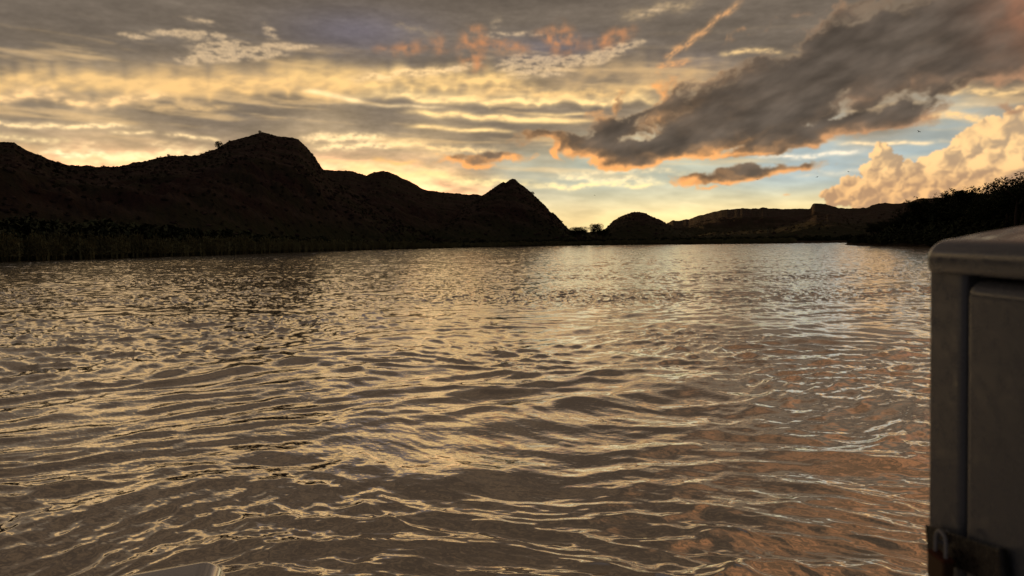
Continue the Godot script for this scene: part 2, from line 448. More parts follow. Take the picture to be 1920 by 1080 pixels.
	oval(heaps, 17.06, 4.48, 3.58, 0.48, 5, 0.95)
	oval(heaps, 13.22, 4.16, 1.86, 0.34, 0, 0.80)
	oval(heaps, 19.36, 4.68, 1.81, 0.33, 8, 0.80)
	oval(heaps, 14.52, 3.44, 0.81, 0.23, 0, 0.62)
	oval(heaps, 16.16, 3.51, 0.51, 0.19, 0, 0.50)
	oval(heaps, 19.09, 2.78, 0.63, 0.18, 8, 0.60)
	oval(heaps, 3.27, 6.26, 0.78, 0.23, -60, 0.50)
	billows.append(Vector4(25.77, 4.58, 1.13, 0.20))
	billows.append(Vector4(25.36, 5.44, 0.63, 0.48))
	billows.append(Vector4(24.89, 4.41, 0.63, 0.48))
	billows.append(Vector4(26.61, 4.17, 0.56, 0.48))
	billows.append(Vector4(25.38, 5.22, 0.67, 0.48))
	billows.append(Vector4(25.87, 5.44, 0.50, 0.48))
	billows.append(Vector4(25.56, 5.34, 0.43, 0.48))
	billows.append(Vector4(25.40, 3.45, 1.14, 0.40))
	billows.append(Vector4(26.08, 3.98, 0.68, 0.69))
	billows.append(Vector4(26.08, 3.53, 0.65, 0.69))
	billows.append(Vector4(25.10, 4.10, 0.47, 0.69))
	billows.append(Vector4(24.69, 3.53, 0.49, 0.69))
	billows.append(Vector4(24.72, 3.17, 0.67, 0.69))
	billows.append(Vector4(24.60, 3.21, 0.58, 0.69))
	billows.append(Vector4(26.67, 3.22, 1.45, 0.20))
	billows.append(Vector4(27.66, 3.56, 0.88, 0.56))
	billows.append(Vector4(25.79, 2.93, 0.86, 0.56))
	billows.append(Vector4(27.15, 4.00, 0.61, 0.56))
	billows.append(Vector4(27.68, 2.91, 0.66, 0.56))
	billows.append(Vector4(27.51, 2.69, 0.79, 0.56))
	billows.append(Vector4(27.37, 3.95, 0.84, 0.56))
	billows.append(Vector4(28.56, 4.43, 0.90, 0.00))
	billows.append(Vector4(29.01, 4.93, 0.45, 0.22))
	billows.append(Vector4(29.06, 4.25, 0.55, 0.22))
	billows.append(Vector4(28.13, 4.76, 0.52, 0.22))
	billows.append(Vector4(27.98, 4.75, 0.42, 0.22))
	billows.append(Vector4(29.06, 4.13, 0.35, 0.22))
	billows.append(Vector4(27.92, 4.26, 0.38, 0.22))
	billows.append(Vector4(28.37, 3.31, 1.29, 0.30))
	billows.append(Vector4(27.54, 3.19, 0.78, 0.62))
	billows.append(Vector4(28.91, 4.17, 0.65, 0.62))
	billows.append(Vector4(29.33, 3.20, 0.72, 0.62))
	billows.append(Vector4(27.35, 3.49, 0.50, 0.62))
	billows.append(Vector4(29.27, 3.14, 0.60, 0.62))
	billows.append(Vector4(27.36, 3.22, 0.60, 0.62))
	billows.append(Vector4(23.79, 2.91, 0.89, 0.30))
	billows.append(Vector4(23.68, 3.54, 0.41, 0.52))
	billows.append(Vector4(24.31, 3.02, 0.36, 0.52))
	billows.append(Vector4(23.40, 3.36, 0.55, 0.52))
	billows.append(Vector4(24.38, 2.69, 0.55, 0.52))
	billows.append(Vector4(24.03, 3.54, 0.39, 0.52))
	billows.append(Vector4(23.20, 3.10, 0.44, 0.52))
	billows.append(Vector4(22.53, 2.52, 0.70, 0.20))
	billows.append(Vector4(22.92, 2.39, 0.42, 0.37))
	billows.append(Vector4(22.54, 2.98, 0.40, 0.37))
	billows.append(Vector4(22.12, 2.87, 0.42, 0.37))
	billows.append(Vector4(22.09, 2.74, 0.28, 0.37))
	billows.append(Vector4(22.97, 2.56, 0.41, 0.37))
	billows.append(Vector4(22.64, 3.09, 0.43, 0.37))
	billows.append(Vector4(25.09, 2.40, 1.22, 0.60))
	billows.append(Vector4(24.31, 2.10, 0.59, 0.90))
	billows.append(Vector4(24.46, 2.94, 0.60, 0.90))
	billows.append(Vector4(25.41, 3.20, 0.50, 0.90))
	billows.append(Vector4(24.29, 2.04, 0.74, 0.90))
	billows.append(Vector4(25.10, 3.19, 0.56, 0.90))
	billows.append(Vector4(25.86, 2.97, 0.69, 0.90))
	billows.append(Vector4(25.59, 3.22, 0.69, 0.90))
	billows.append(Vector4(24.44, 3.14, 0.66, 0.90))
	billows.append(Vector4(27.62, 2.21, 1.31, 0.70))
	billows.append(Vector4(28.06, 2.96, 0.72, 1.03))
	billows.append(Vector4(27.68, 3.27, 0.74, 1.03))
	billows.append(Vector4(28.32, 2.86, 0.79, 1.03))
	billows.append(Vector4(27.33, 3.19, 0.50, 1.03))
	billows.append(Vector4(28.37, 2.67, 0.71, 1.03))
	billows.append(Vector4(26.66, 2.56, 0.70, 1.03))
	billows.append(Vector4(28.19, 3.05, 0.70, 1.03))
	billows.append(Vector4(26.64, 2.52, 0.61, 1.03))
	billows.append(Vector4(30.43, 4.72, 1.25, 0.20))
	billows.append(Vector4(29.44, 4.87, 0.68, 0.51))
	billows.append(Vector4(29.61, 4.50, 0.63, 0.51))
	billows.append(Vector4(31.37, 4.86, 0.72, 0.51))
	billows.append(Vector4(30.51, 5.74, 0.68, 0.51))
	billows.append(Vector4(29.67, 5.41, 0.53, 0.51))
	billows.append(Vector4(30.16, 5.63, 0.67, 0.51))
	billows.append(Vector4(30.02, 3.23, 1.73, 0.50))
	billows.append(Vector4(29.42, 4.51, 0.98, 0.93))
	billows.append(Vector4(29.20, 4.03, 0.67, 0.93))
	billows.append(Vector4(30.27, 4.39, 0.93, 0.93))
	billows.append(Vector4(29.33, 4.10, 0.92, 0.93))
	billows.append(Vector4(30.13, 4.35, 0.75, 0.93))
	billows.append(Vector4(31.05, 3.24, 0.79, 0.93))
	billows.append(Vector4(31.11, 3.56, 0.67, 0.93))
	billows.append(Vector4(30.58, 4.40, 0.91, 0.93))
	billows.append(Vector4(31.46, 3.66, 1.85, 0.50))
	billows.append(Vector4(32.35, 4.15, 1.10, 0.96))
	billows.append(Vector4(31.91, 4.91, 0.83, 0.96))
	billows.append(Vector4(32.63, 3.56, 1.07, 0.96))
	billows.append(Vector4(32.46, 3.18, 0.97, 0.96))
	billows.append(Vector4(31.22, 5.13, 0.85, 0.96))
	billows.append(Vector4(30.29, 3.32, 1.07, 0.96))
	billows.append(Vector4(32.27, 5.58, 1.81, 0.40))
	billows.append(Vector4(31.14, 6.08, 0.97, 0.85))
	billows.append(Vector4(33.49, 5.60, 0.95, 0.85))
	billows.append(Vector4(31.05, 5.25, 1.11, 0.85))
	billows.append(Vector4(32.84, 6.47, 1.08, 0.85))
	billows.append(Vector4(33.52, 5.39, 0.94, 0.85))
	billows.append(Vector4(33.62, 5.59, 0.96, 0.85))
	billows.append(Vector4(32.80, 6.63, 0.88, 0.85))
	billows.append(Vector4(33.14, 6.37, 1.11, 0.85))
	billows.append(Vector4(31.06, 5.23, 1.09, 0.85))
	billows.append(Vector4(33.27, 6.24, 1.12, 0.85))
	billows.append(Vector4(33.50, 6.12, 1.48, 0.30))
	billows.append(Vector4(33.88, 7.34, 0.67, 0.67))
	billows.append(Vector4(33.53, 7.26, 0.66, 0.67))
	billows.append(Vector4(34.45, 6.04, 0.78, 0.67))
	billows.append(Vector4(34.31, 6.87, 0.84, 0.67))
	billows.append(Vector4(34.32, 5.59, 0.75, 0.67))
	billows.append(Vector4(32.61, 5.99, 0.84, 0.67))
	billows.append(Vector4(34.42, 6.79, 0.62, 0.67))
	billows.append(Vector4(34.22, 6.79, 0.78, 0.67))
	billows.append(Vector4(33.67, 4.50, 2.37, 0.60))
	billows.append(Vector4(32.70, 6.28, 1.24, 1.19))
	billows.append(Vector4(35.11, 4.38, 1.33, 1.19))
	billows.append(Vector4(33.46, 6.24, 1.09, 1.19))
	billows.append(Vector4(33.48, 6.28, 1.17, 1.19))
	billows.append(Vector4(32.53, 5.46, 1.24, 1.19))
	billows.append(Vector4(35.17, 5.46, 1.16, 1.19))
	billows.append(Vector4(32.34, 4.59, 1.21, 1.19))
	billows.append(Vector4(32.17, 5.45, 1.14, 1.19))
	billows.append(Vector4(32.47, 5.84, 1.26, 1.19))
	billows.append(Vector4(32.14, 4.43, 1.12, 1.19))
	billows.append(Vector4(31.20, 2.34, 1.71, 0.90))
	billows.append(Vector4(30.13, 2.57, 0.73, 1.33))
	billows.append(Vector4(29.93, 2.75, 0.68, 1.33))
	billows.append(Vector4(30.43, 3.26, 0.83, 1.33))
	billows.append(Vector4(30.27, 2.88, 1.02, 1.33))
	billows.append(Vector4(31.30, 3.66, 0.87, 1.33))
	billows.append(Vector4(31.95, 3.34, 0.71, 1.33))
	billows.append(Vector4(35.25, 5.02, 2.30, 0.20))
	billows.append(Vector4(33.91, 5.64, 0.91, 0.78))
	billows.append(Vector4(33.67, 5.69, 1.31, 0.78))
	billows.append(Vector4(36.87, 4.09, 1.27, 0.78))
	billows.append(Vector4(34.10, 4.43, 1.26, 0.78))
	billows.append(Vector4(33.65, 5.51, 1.00, 0.78))
	billows.append(Vector4(33.96, 4.70, 1.27, 0.78))
	billows.append(Vector4(36.24, 5.96, 1.38, 0.78))
	billows.append(Vector4(34.65, 6.54, 1.10, 0.78))
	billows.append(Vector4(37.05, 4.57, 2.51, 0.20))
	billows.append(Vector4(36.35, 6.17, 0.98, 0.83))
	billows.append(Vector4(37.69, 5.99, 1.00, 0.83))
	billows.append(Vector4(36.47, 6.80, 1.40, 0.83))
	billows.append(Vector4(38.54, 4.55, 1.21, 0.83))
	billows.append(Vector4(36.28, 6.78, 1.25, 0.83))
	billows.append(Vector4(37.88, 6.32, 0.99, 0.83))

var rng := RandomNumberGenerator.new()
var M := {}
var left_bank := []
var right_bank := []

func numbered(called: String, parent: Node) -> String:
	var k := 0
	var name_ := called
	while parent.has_node(NodePath(name_)):
		k += 1
		name_ = "%s_%03d" % [called, k]
	return name_

func put(called: String, mesh: Mesh, mat: Material, parent: Node = self, at := Vector3.ZERO) -> MeshInstance3D:
	var o := MeshInstance3D.new()
	o.name = numbered(called, parent)
	o.mesh = mesh
	if mat:
		o.material_override = mat
	o.position = at
	parent.add_child(o, true)
	return o

func thing(called: String, label: String, category: String, at := Vector3.ZERO, group := "") -> Node3D:
	var o := Node3D.new()
	o.name = numbered(called, self)
	o.position = at
	add_child(o, true)
	o.set_meta("label", label)
	o.set_meta("category", category)
	if group != "":
		o.set_meta("group", group)
	return o

func scatter(called: String, mesh: Mesh, mat: Material, places: Array, tints: Array, label: String) -> void:
	var mm := MultiMesh.new()
	mm.transform_format = MultiMesh.TRANSFORM_3D
	mm.use_colors = true
	mm.mesh = mesh
	mm.instance_count = places.size()
	for i in places.size():
		mm.set_instance_transform(i, places[i])
		mm.set_instance_color(i, tints[i])
	var o := MultiMeshInstance3D.new()
	o.name = called
	o.multimesh = mm
	o.material_override = mat
	o.set_meta("kind", "stuff")
	o.set_meta("label", label)
	add_child(o, true)

func mat(color: Color, rough: float, spec := 0.5, metal := 0.0) -> StandardMaterial3D:
	var m := StandardMaterial3D.new()
	m.albedo_color = color.linear_to_srgb()
	m.roughness = rough
	m.metallic_specular = spec
	m.metallic = metal
	return m

func noise_tex(freq: float, octaves: int, seed_: int, size := 512) -> NoiseTexture2D:
	var n := noise(FastNoiseLite.FRACTAL_FBM, octaves, seed_)
	n.frequency = freq
	var t := NoiseTexture2D.new()
	t.width = size
	t.height = size
	t.seamless = true
	t.noise = n
	return t

func make_materials() -> void:
	var rock := mat(Color(1, 1, 1), 0.95, 0.2)
	rock.vertex_color_use_as_albedo = true
	rock.heightmap_enabled = true
	rock.heightmap_texture = noise_tex(0.012, 6, 5)
	rock.heightmap_scale = 140.0
	rock.uv1_triplanar = true
	rock.uv1_world_triplanar = true
	rock.uv1_scale = Vector3(0.045, 0.045, 0.045)
	M.rock = rock
	var leaf := mat(Color(1, 1, 1), 0.8, 0.25)
	leaf.vertex_color_use_as_albedo = true
	leaf.cull_mode = BaseMaterial3D.CULL_DISABLED
	leaf.backlight_enabled = true
	leaf.backlight = Color(0.25, 0.25, 0.12)
	M.leaf = leaf
	M.bark = mat(Color(0.07, 0.05, 0.035), 0.95, 0.2)
	var gel := mat(Color(0.126, 0.134, 0.147), 0.42, 0.5)  # dark grey: the pale locker's shade is put into this colour
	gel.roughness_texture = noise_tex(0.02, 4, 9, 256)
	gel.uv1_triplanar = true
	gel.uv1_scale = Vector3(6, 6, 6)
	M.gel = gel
	M.near_black = mat(Color(0.02, 0.019, 0.018), 0.9, 0.2)
	var steel := mat(Color(0.02, 0.018, 0.016), 0.65, 0.4, 0.0)
	steel.roughness_texture = noise_tex(0.03, 4, 12, 256)
	steel.uv1_triplanar = true
	steel.uv1_scale = Vector3(14, 14, 14)
	M.steel = steel
	M.shackle = mat(Color(0.30, 0.295, 0.29), 0.4, 0.5, 0.0)
	M.brass = mat(Color(0.09, 0.05, 0.022), 0.5, 0.5, 0.5)
	M.rust = mat(Color(0.10, 0.035, 0.018), 0.85, 0.3)
	M.gloss = mat(Color(0.78, 0.76, 0.72), 0.12, 0.6, 0.9)
	M.deck = mat(Color(0.30, 0.29, 0.27), 0.7, 0.4)
	M.feather = mat(Color(0.02, 0.018, 0.016), 0.9, 0.2)

# ---------------------------------------------------------------- water
# The river's surface: a tile of waves summed by a Fourier transform, laid twice at two scales, calmer where the current boils up smooth.
const WN := 512
const TILE := 14.0
var spec_re := []
var spec_im := []
var wave := PackedFloat32Array()
var fft_cos := PackedFloat32Array()
var fft_sin := PackedFloat32Array()
var n_calm: FastNoiseLite
var n_flow: FastNoiseLite
var water_r := PackedFloat32Array()
var water_az := PackedFloat32Array()
var water_rows := []
var boils := []

func fft_line(re: PackedFloat32Array, im: PackedFloat32Array) -> Array:
	var n := re.size()
	var j := 0
	for i in range(1, n):
		var bit := n >> 1
		while j & bit:
			j ^= bit
			bit >>= 1
		j ^= bit
		if i < j:
			var a := re[i]
			re[i] = re[j]
			re[j] = a
			a = im[i]
			im[i] = im[j]
			im[j] = a
	var size := 2
	while size <= n:
		var half := size >> 1
		var step := n / size
		for k in half:
			var wr := fft_cos[k * step]
			var wi := fft_sin[k * step]
			var i := k
			while i < n:
				var m := i + half
				var xr := re[m] * wr - im[m] * wi
				var xi := re[m] * wi + im[m] * wr
				re[m] = re[i] - xr
				im[m] = im[i] - xi
				re[i] += xr
				im[i] += xi
				i += size
		size <<= 1
	return [re, im]

func fft_row(y: int) -> void:
	var got := fft_line(spec_re[y], spec_im[y])
	spec_re[y] = got[0]
	spec_im[y] = got[1]

func transposed(a: Array) -> Array:
	var n := a.size()
	var out := []
	for y in n:
		var row := PackedFloat32Array()
		row.resize(n)
		out.append(row)
	for y in n:
		var src: PackedFloat32Array = a[y]
		for x in n:
			out[x][y] = src[x]
	return out

# Sums a spectrum whose amplitudes and phases are given by h(k); two real fields come out at once: which = 0 height and x-shift, 1 z-shift and nothing, 2 both slopes
func wave_fields(h_re: Array, h_im: Array, size: float, which: int) -> Array:
	spec_re.clear()
	spec_im.clear()
	for y in WN:
		var re := PackedFloat32Array()
		var im := PackedFloat32Array()
		re.resize(WN)
		im.resize(WN)
		var ky := (y if y < WN / 2 else y - WN) * TAU / size
		var hr: PackedFloat32Array = h_re[y]
		var hi: PackedFloat32Array = h_im[y]
		var zr: PackedFloat32Array = h_re[(WN - y) % WN]
		var zi: PackedFloat32Array = h_im[(WN - y) % WN]
		for x in WN:
			# a Hermitian pair, so that the fields are real
			var p := (WN - x) % WN
			var a := hr[x] + zr[p]
			var b := hi[x] - zi[p]
			if a == 0.0 and b == 0.0:
				continue
			var kx := (x if x < WN / 2 else x - WN) * TAU / size
			var kk := sqrt(kx * kx + ky * ky) + 1e-9
			if which == 0:        # h + i * dx, dx = i kx/k h
				re[x] = a - kx / kk * a
				im[x] = b - kx / kk * b
			elif which == 1:      # dz = i ky/k h
				re[x] = -ky / kk * b
				im[x] = ky / kk * a
			else:                 # sx + i * sz = i kx h + i (i ky h)
				re[x] = -kx * b - ky * a
				im[x] = kx * a - ky * b
		spec_re.append(re)
		spec_im.append(im)
	in_rows(fft_row, WN)
	spec_re = transposed(spec_re)
	spec_im = transposed(spec_im)
	in_rows(fft_row, WN)
	return [spec_re.duplicate(), spec_im.duplicate()]    # [x][y]

func spectrum(size: float, peak: float, shortest: float, slope: float, spread: float, toward: float, seed_: int) -> Array:
	var r := RandomNumberGenerator.new()
	r.seed = seed_
	var h_re := []
	var h_im := []
	var kp := TAU / peak
	var kc := TAU / shortest
	for y in WN:
		var re := PackedFloat32Array()
		var im := PackedFloat32Array()
		re.resize(WN)
		im.resize(WN)
		var ky := (y if y < WN / 2 else y - WN) * TAU / size
		for x in WN:
			var kx := (x if x < WN / 2 else x - WN) * TAU / size
			var k := sqrt(kx * kx + ky * ky)
			if k < 1e-6 or k > kc * 1.6:
				continue
			var co := cos(atan2(ky, kx) - toward)
			var d := spread + (1.0 - spread) * co * co
			var a := pow(k / kp, -slope) * exp(-pow(kp / k, 4.0) * 0.8) * exp(-pow(k / kc, 4.0)) * d
			var u := maxf(r.randf(), 1e-7)
			var g := sqrt(-2.0 * log(u)) * a
			var ph := r.randf() * TAU
			re[x] = g * cos(ph)
			im[x] = g * sin(ph)
		h_re.append(re)
		h_im.append(im)
	return [h_re, h_im]

func make_wave_tile() -> void:
	fft_cos.resize(WN / 2)
	fft_sin.resize(WN / 2)
	for i in WN / 2:
		fft_cos[i] = cos(TAU * i / WN)
		fft_sin[i] = sin(TAU * i / WN)
	var s := spectrum(TILE, 0.85, 0.075, 2.05, 0.34, deg_to_rad(84.0), 101)
	var a := wave_fields(s[0], s[1], TILE, 0)
	var b := wave_fields(s[0], s[1], TILE, 1)
	var c := wave_fields(s[0], s[1], TILE, 2)
	var sum := 0.0
	for x in WN:
		for y in WN:
			sum += c[0][x][y] * c[0][x][y] + c[1][x][y] * c[1][x][y]
	var k := 0.17 / sqrt(sum / (WN * WN))
	wave.resize(WN * WN * 5)
	for x in WN:
		var f0: PackedFloat32Array = a[0][x]
		var f1: PackedFloat32Array = a[1][x]
		var f2: PackedFloat32Array = b[0][x]
		var f3: PackedFloat32Array = c[0][x]
		var f4: PackedFloat32Array = c[1][x]
		for y in WN:
			var i := (x * WN + y) * 5
			wave[i] = f0[y] * k
			wave[i + 1] = f1[y] * k
			wave[i + 2] = f2[y] * k
			wave[i + 3] = f3[y] * k
			wave[i + 4] = f4[y] * k

func ripple_map() -> ImageTexture:
	var size := 2.6
	var s := spectrum(size, 0.16, 0.025, 1.9, 0.4, deg_to_rad(97.0), 202)
	var c := wave_fields(s[0], s[1], size, 2)
	var sum := 0.0
	for x in WN:
		for y in WN:
			sum += c[0][x][y] * c[0][x][y] + c[1][x][y] * c[1][x][y]
	var k := 0.027 / sqrt(sum / (WN * WN))
	var px := PackedFloat32Array()
	px.resize(WN * WN * 3)
	for x in WN:
		var f3: PackedFloat32Array = c[0][x]
		var f4: PackedFloat32Array = c[1][x]
		for y in WN:
			var v := Vector3(-f3[y] * k, -f4[y] * k, 1.0).normalized()
			var i := (y * WN + x) * 3
			px[i] = v.x * 0.5 + 0.5
			px[i + 1] = v.y * 0.5 + 0.5
			px[i + 2] = v.z * 0.5 + 0.5
	return ImageTexture.create_from_image(Image.create_from_data(WN, WN, false, Image.FORMAT_RGBF, px.to_byte_array()))

var tap := [PackedFloat32Array(), PackedFloat32Array(), PackedFloat32Array(), PackedFloat32Array()]

func add_wave(out: PackedFloat32Array, x: float, z: float, scale: float, turn: float, h: float, slope: float) -> void:
	var co := cos(turn)
	var si := sin(turn)
	var u := (x * co - z * si) / scale / TILE * WN
	var v := (x * si + z * co) / scale / TILE * WN
	var fu := floorf(u)
	var fv := floorf(v)
	var a := u - fu
	var b := v - fv
	var i0 := posmod(int(fu), WN)
	var j0 := posmod(int(fv), WN)
	var i1 := (i0 + 1) % WN
	var j1 := (j0 + 1) % WN
	var p := (i0 * WN + j0) * 5
	var q := (i1 * WN + j0) * 5
	var r := (i0 * WN + j1) * 5
	var s := (i1 * WN + j1) * 5
	var w0 := (1.0 - a) * (1.0 - b)
	var w1 := a * (1.0 - b)
	var w2 := (1.0 - a) * b
	var w3 := a * b
	out[0] += h * (wave[p] * w0 + wave[q] * w1 + wave[r] * w2 + wave[s] * w3)
	var dx := wave[p + 1] * w0 + wave[q + 1] * w1 + wave[r + 1] * w2 + wave[s + 1] * w3
	var dz := wave[p + 2] * w0 + wave[q + 2] * w1 + wave[r + 2] * w2 + wave[s + 2] * w3
	var sx := wave[p + 3] * w0 + wave[q + 3] * w1 + wave[r + 3] * w2 + wave[s + 3] * w3
	var sz := wave[p + 4] * w0 + wave[q + 4] * w1 + wave[r + 4] * w2 + wave[s + 4] * w3
	out[1] += h * (dx * co + dz * si)
	out[2] += h * (dz * co - dx * si)
	out[3] += slope * (sx * co + sz * si)
	out[4] += slope * (sz * co - sx * si)

func water_row(y: int) -> void:
	var n := water_az.size()
	var r := water_r[y]
	var row := PackedFloat32Array()
	row.resize(n * 6)
	var out := PackedFloat32Array([0, 0, 0, 0, 0])
	var fine := lerpf(1.0, 0.27, smoothstep(12.0, 70.0, r))
	var broad := lerpf(1.0, 0.75, smoothstep(20.0, 90.0, r))
	for i in n:
		var x := r * sin(water_az[i])
		var z := -r * cos(water_az[i])
		out.fill(0.0)
		# the current bends the wave crests and stills the water in places
		var wx := x + n_flow.get_noise_2d(x * 0.10, z * 0.10) * 1.6
		var wz := z + n_flow.get_noise_2d(x * 0.10 + 50.0, z * 0.10) * 1.6
		var calm := n_calm.get_noise_2d(x * 0.05, z * 0.11)
		var amp := clampf(0.95 + calm * 1.9, 0.28, 1.75)
		var big := 1.0 + n_calm.get_noise_2d(x * 0.03 + 80.0, z * 0.05) * 0.8
		var rise := 0.0
		for b in boils:
			var bx: float = (x - b[0]) / b[2]
			var bz: float = (z - b[1]) / b[3]
			var q := (bx * bx + bz * bz) * (1.0 + n_flow.get_noise_2d(x * 0.9, z * 0.9) * 0.8)
			if q < 4.0:
				var d := sqrt(q)
				amp *= 1.0 - 0.8 * b[4] * (1.0 - smoothstep(0.4, 1.4, d))
				rise += b[5] * exp(-q * 1.2)
		add_wave(out, wx, wz, 1.0, 0.0, amp, amp * fine)
		add_wave(out, wx + 3.0, wz - 5.0, 3.1, 0.45, 1.2 * big, 0.387 * big * broad)
		var chop := 1.15 * (1.0 - smoothstep(25.0, 60.0, r))
		var k := i * 6
		row[k] = x + out[1] * chop
		row[k + 1] = out[0] + rise
		row[k + 2] = z + out[2] * chop
		row[k + 3] = out[3]
		row[k + 4] = out[4]
		row[k + 5] = amp
	water_rows[y] = row

func make_water() -> void:
	n_calm = noise(FastNoiseLite.FRACTAL_FBM, 3, 61)
	n_flow = noise(FastNoiseLite.FRACTAL_FBM, 2, 71)
	make_wave_tile()
	boils.append([2.21, -11.87, 1.67, 1.50, 0.75, 0.050])
	boils.append([-4.60, -13.71, 1.70, 1.70, 0.60, 0.040])
	boils.append([1.90, -14.52, 1.31, 1.05, 0.85, 0.020])
	boils.append([-7.09, -13.93, 1.29, 1.29, 0.50, 0.030])
	boils.append([7.28, -17.53, 2.36, 2.83, 0.70, 0.030])
	boils.append([-1.64, -12.91, 1.08, 0.86, 0.40, 0.040])
	boils.append([-3.86, -17.32, 2.45, 2.94, 0.40, 0.040])
	boils.append([-3.20, -6.85, 0.78, 0.63, 0.45, 0.030])
	boils.append([-0.32, -7.03, 0.82, 0.58, 0.40, 0.030])
	boils.append([2.28, -6.08, 0.72, 0.50, 0.30, 0.040])
	var r := 0.5
	while r < 1500.0:
		water_r.append(r)
		if r < 4.0:
			r += 0.05
		elif r < 15.0:
			r += maxf(r * r / 1700.0, 0.013)
		else:
			r += 0.13 + 0.0115 * (r - 15.0)
	var az := -180.0
	while az < 180.01:
		water_az.append(deg_to_rad(az))
		az += 0.08 if az > -40.0 and az < 40.0 else (0.4 if absf(az) < 56.0 else 4.0)
	var n := water_az.size()
	var m := water_r.size()
	water_rows.resize(m)
	in_rows(water_row, m)
	var v := PackedVector3Array()
	var nm := PackedVector3Array()
	var uv := PackedVector2Array()
	v.resize(n * m)
	nm.resize(n * m)
	uv.resize(n * m)
	for y in m:
		var row: PackedFloat32Array = water_rows[y]
		for i in n:
			v[y * n + i] = Vector3(row[i * 6], row[i * 6 + 1], row[i * 6 + 2])
			uv[y * n + i] = Vector2(row[i * 6] / 2.6, row[i * 6 + 2] / 2.6)
	for y in m:
		var row: PackedFloat32Array = water_rows[y]
		var far := smoothstep(14.0, 40.0, water_r[y])
		var ease_far := 1.0
		for i in n:
			var k := y * n + i
			var flat := Vector3(-row[i * 6 + 3] * ease_far, 1.0, -row[i * 6 + 4] * ease_far)
			if far < 1.0 and y > 0 and y < m - 1 and i > 0 and i < n - 1:
				var c := (v[k + 1] - v[k - 1]).cross(v[k - n] - v[k + n]).normalized()
				if c.y < 0.0:
					c = -c
				flat = c.lerp(flat.normalized(), far)
			nm[k] = flat.normalized()
	water_rows.clear()
	# ripples too small to build at a distance are the surface's roughness there
	var ripples := ripple_map()
	var mesh := ArrayMesh.new()
	var rings := [[13.0, 0.035], [18.0, 0.06], [25.0, 0.09], [36.0, 0.105], [55.0, 0.12], [90.0, 0.135], [2000.0, 0.145]]
	var y0 := 0
	for ring in rings:
		var y1 := y0
		while y1 < m - 1 and water_r[y1] < ring[0]:
			y1 += 1
		var idx := PackedInt32Array()
		idx.resize((n - 1) * (y1 - y0) * 6)
		var p := 0
		for y in y1 - y0:
			for i in n - 1:
				var k := y * n + i
				idx[p] = k
				idx[p + 1] = k + n
				idx[p + 2] = k + 1
				idx[p + 3] = k + 1
				idx[p + 4] = k + n
				idx[p + 5] = k + n + 1
				p += 6
		var arrays := []
		arrays.resize(Mesh.ARRAY_MAX)
		arrays[Mesh.ARRAY_VERTEX] = v.slice(y0 * n, (y1 + 1) * n)
		arrays[Mesh.ARRAY_NORMAL] = nm.slice(y0 * n, (y1 + 1) * n)
		arrays[Mesh.ARRAY_TEX_UV] = uv.slice(y0 * n, (y1 + 1) * n)
		arrays[Mesh.ARRAY_INDEX] = idx
		mesh.add_surface_from_arrays(Mesh.PRIMITIVE_TRIANGLES, arrays)
		var wm := mat(Color(0.76, 0.655, 0.485), ring[1], 0.70, 0.90)
		wm.normal_enabled = true
		wm.normal_texture = ripples
		wm.normal_scale = 1.0
		wm.clearcoat_enabled = true
		wm.clearcoat = 1.0
		wm.clearcoat_roughness = ring[1]
		mesh.surface_set_material(mesh.get_surface_count() - 1, wm)
		y0 = y1
	var o := put("river", mesh, null)
	o.set_meta("kind", "structure")
	o.set_meta("label", "broad brown river with rippled, swirling surface")

# ---------------------------------------------------------------- land
func bearing_of(p: Vector3) -> float:
	return rad_to_deg(atan2(p.x, -p.z))

func bank_range(deg: float) -> float:
	for i in left_bank.size() - 1:
		var a: Vector3 = left_bank[i]
		var b: Vector3 = left_bank[i + 1]
		var da := bearing_of(a)
		var db := bearing_of(b)
		if deg <= db or i == left_bank.size() - 2:
			return lerpf(Vector2(a.x, a.z).length(), Vector2(b.x, b.z).length(), clampf((deg - da) / (db - da), -3.0, 1.0))
	return 150.0

func grid_mesh(v: PackedVector3Array, col: PackedColorArray, n: int, m: int) -> ArrayMesh:
	var nm := PackedVector3Array()
	nm.resize(v.size())
	for y in m:
		for i in n:
			var a := v[y * n + mini(i + 1, n - 1)] - v[y * n + maxi(i - 1, 0)]
			var b := v[maxi(y - 1, 0) * n + i] - v[mini(y + 1, m - 1) * n + i]
			var c := a.cross(b).normalized()
			nm[y * n + i] = c if c.y >= 0.0 else -c
	var idx := PackedInt32Array()
	for y in m - 1:
		for i in n - 1:
			var k := y * n + i
			idx.append_array([k, k + n, k + 1, k + 1, k + n, k + n + 1])
	var arrays := []
	arrays.resize(Mesh.ARRAY_MAX)
	arrays[Mesh.ARRAY_VERTEX] = v
	arrays[Mesh.ARRAY_NORMAL] = nm
	arrays[Mesh.ARRAY_COLOR] = col
	arrays[Mesh.ARRAY_INDEX] = idx
	var mesh := ArrayMesh.new()
	mesh.add_surface_from_arrays(Mesh.PRIMITIVE_TRIANGLES, arrays)
	return mesh

var slopes := []     # places on the hillsides, for scrub and stones

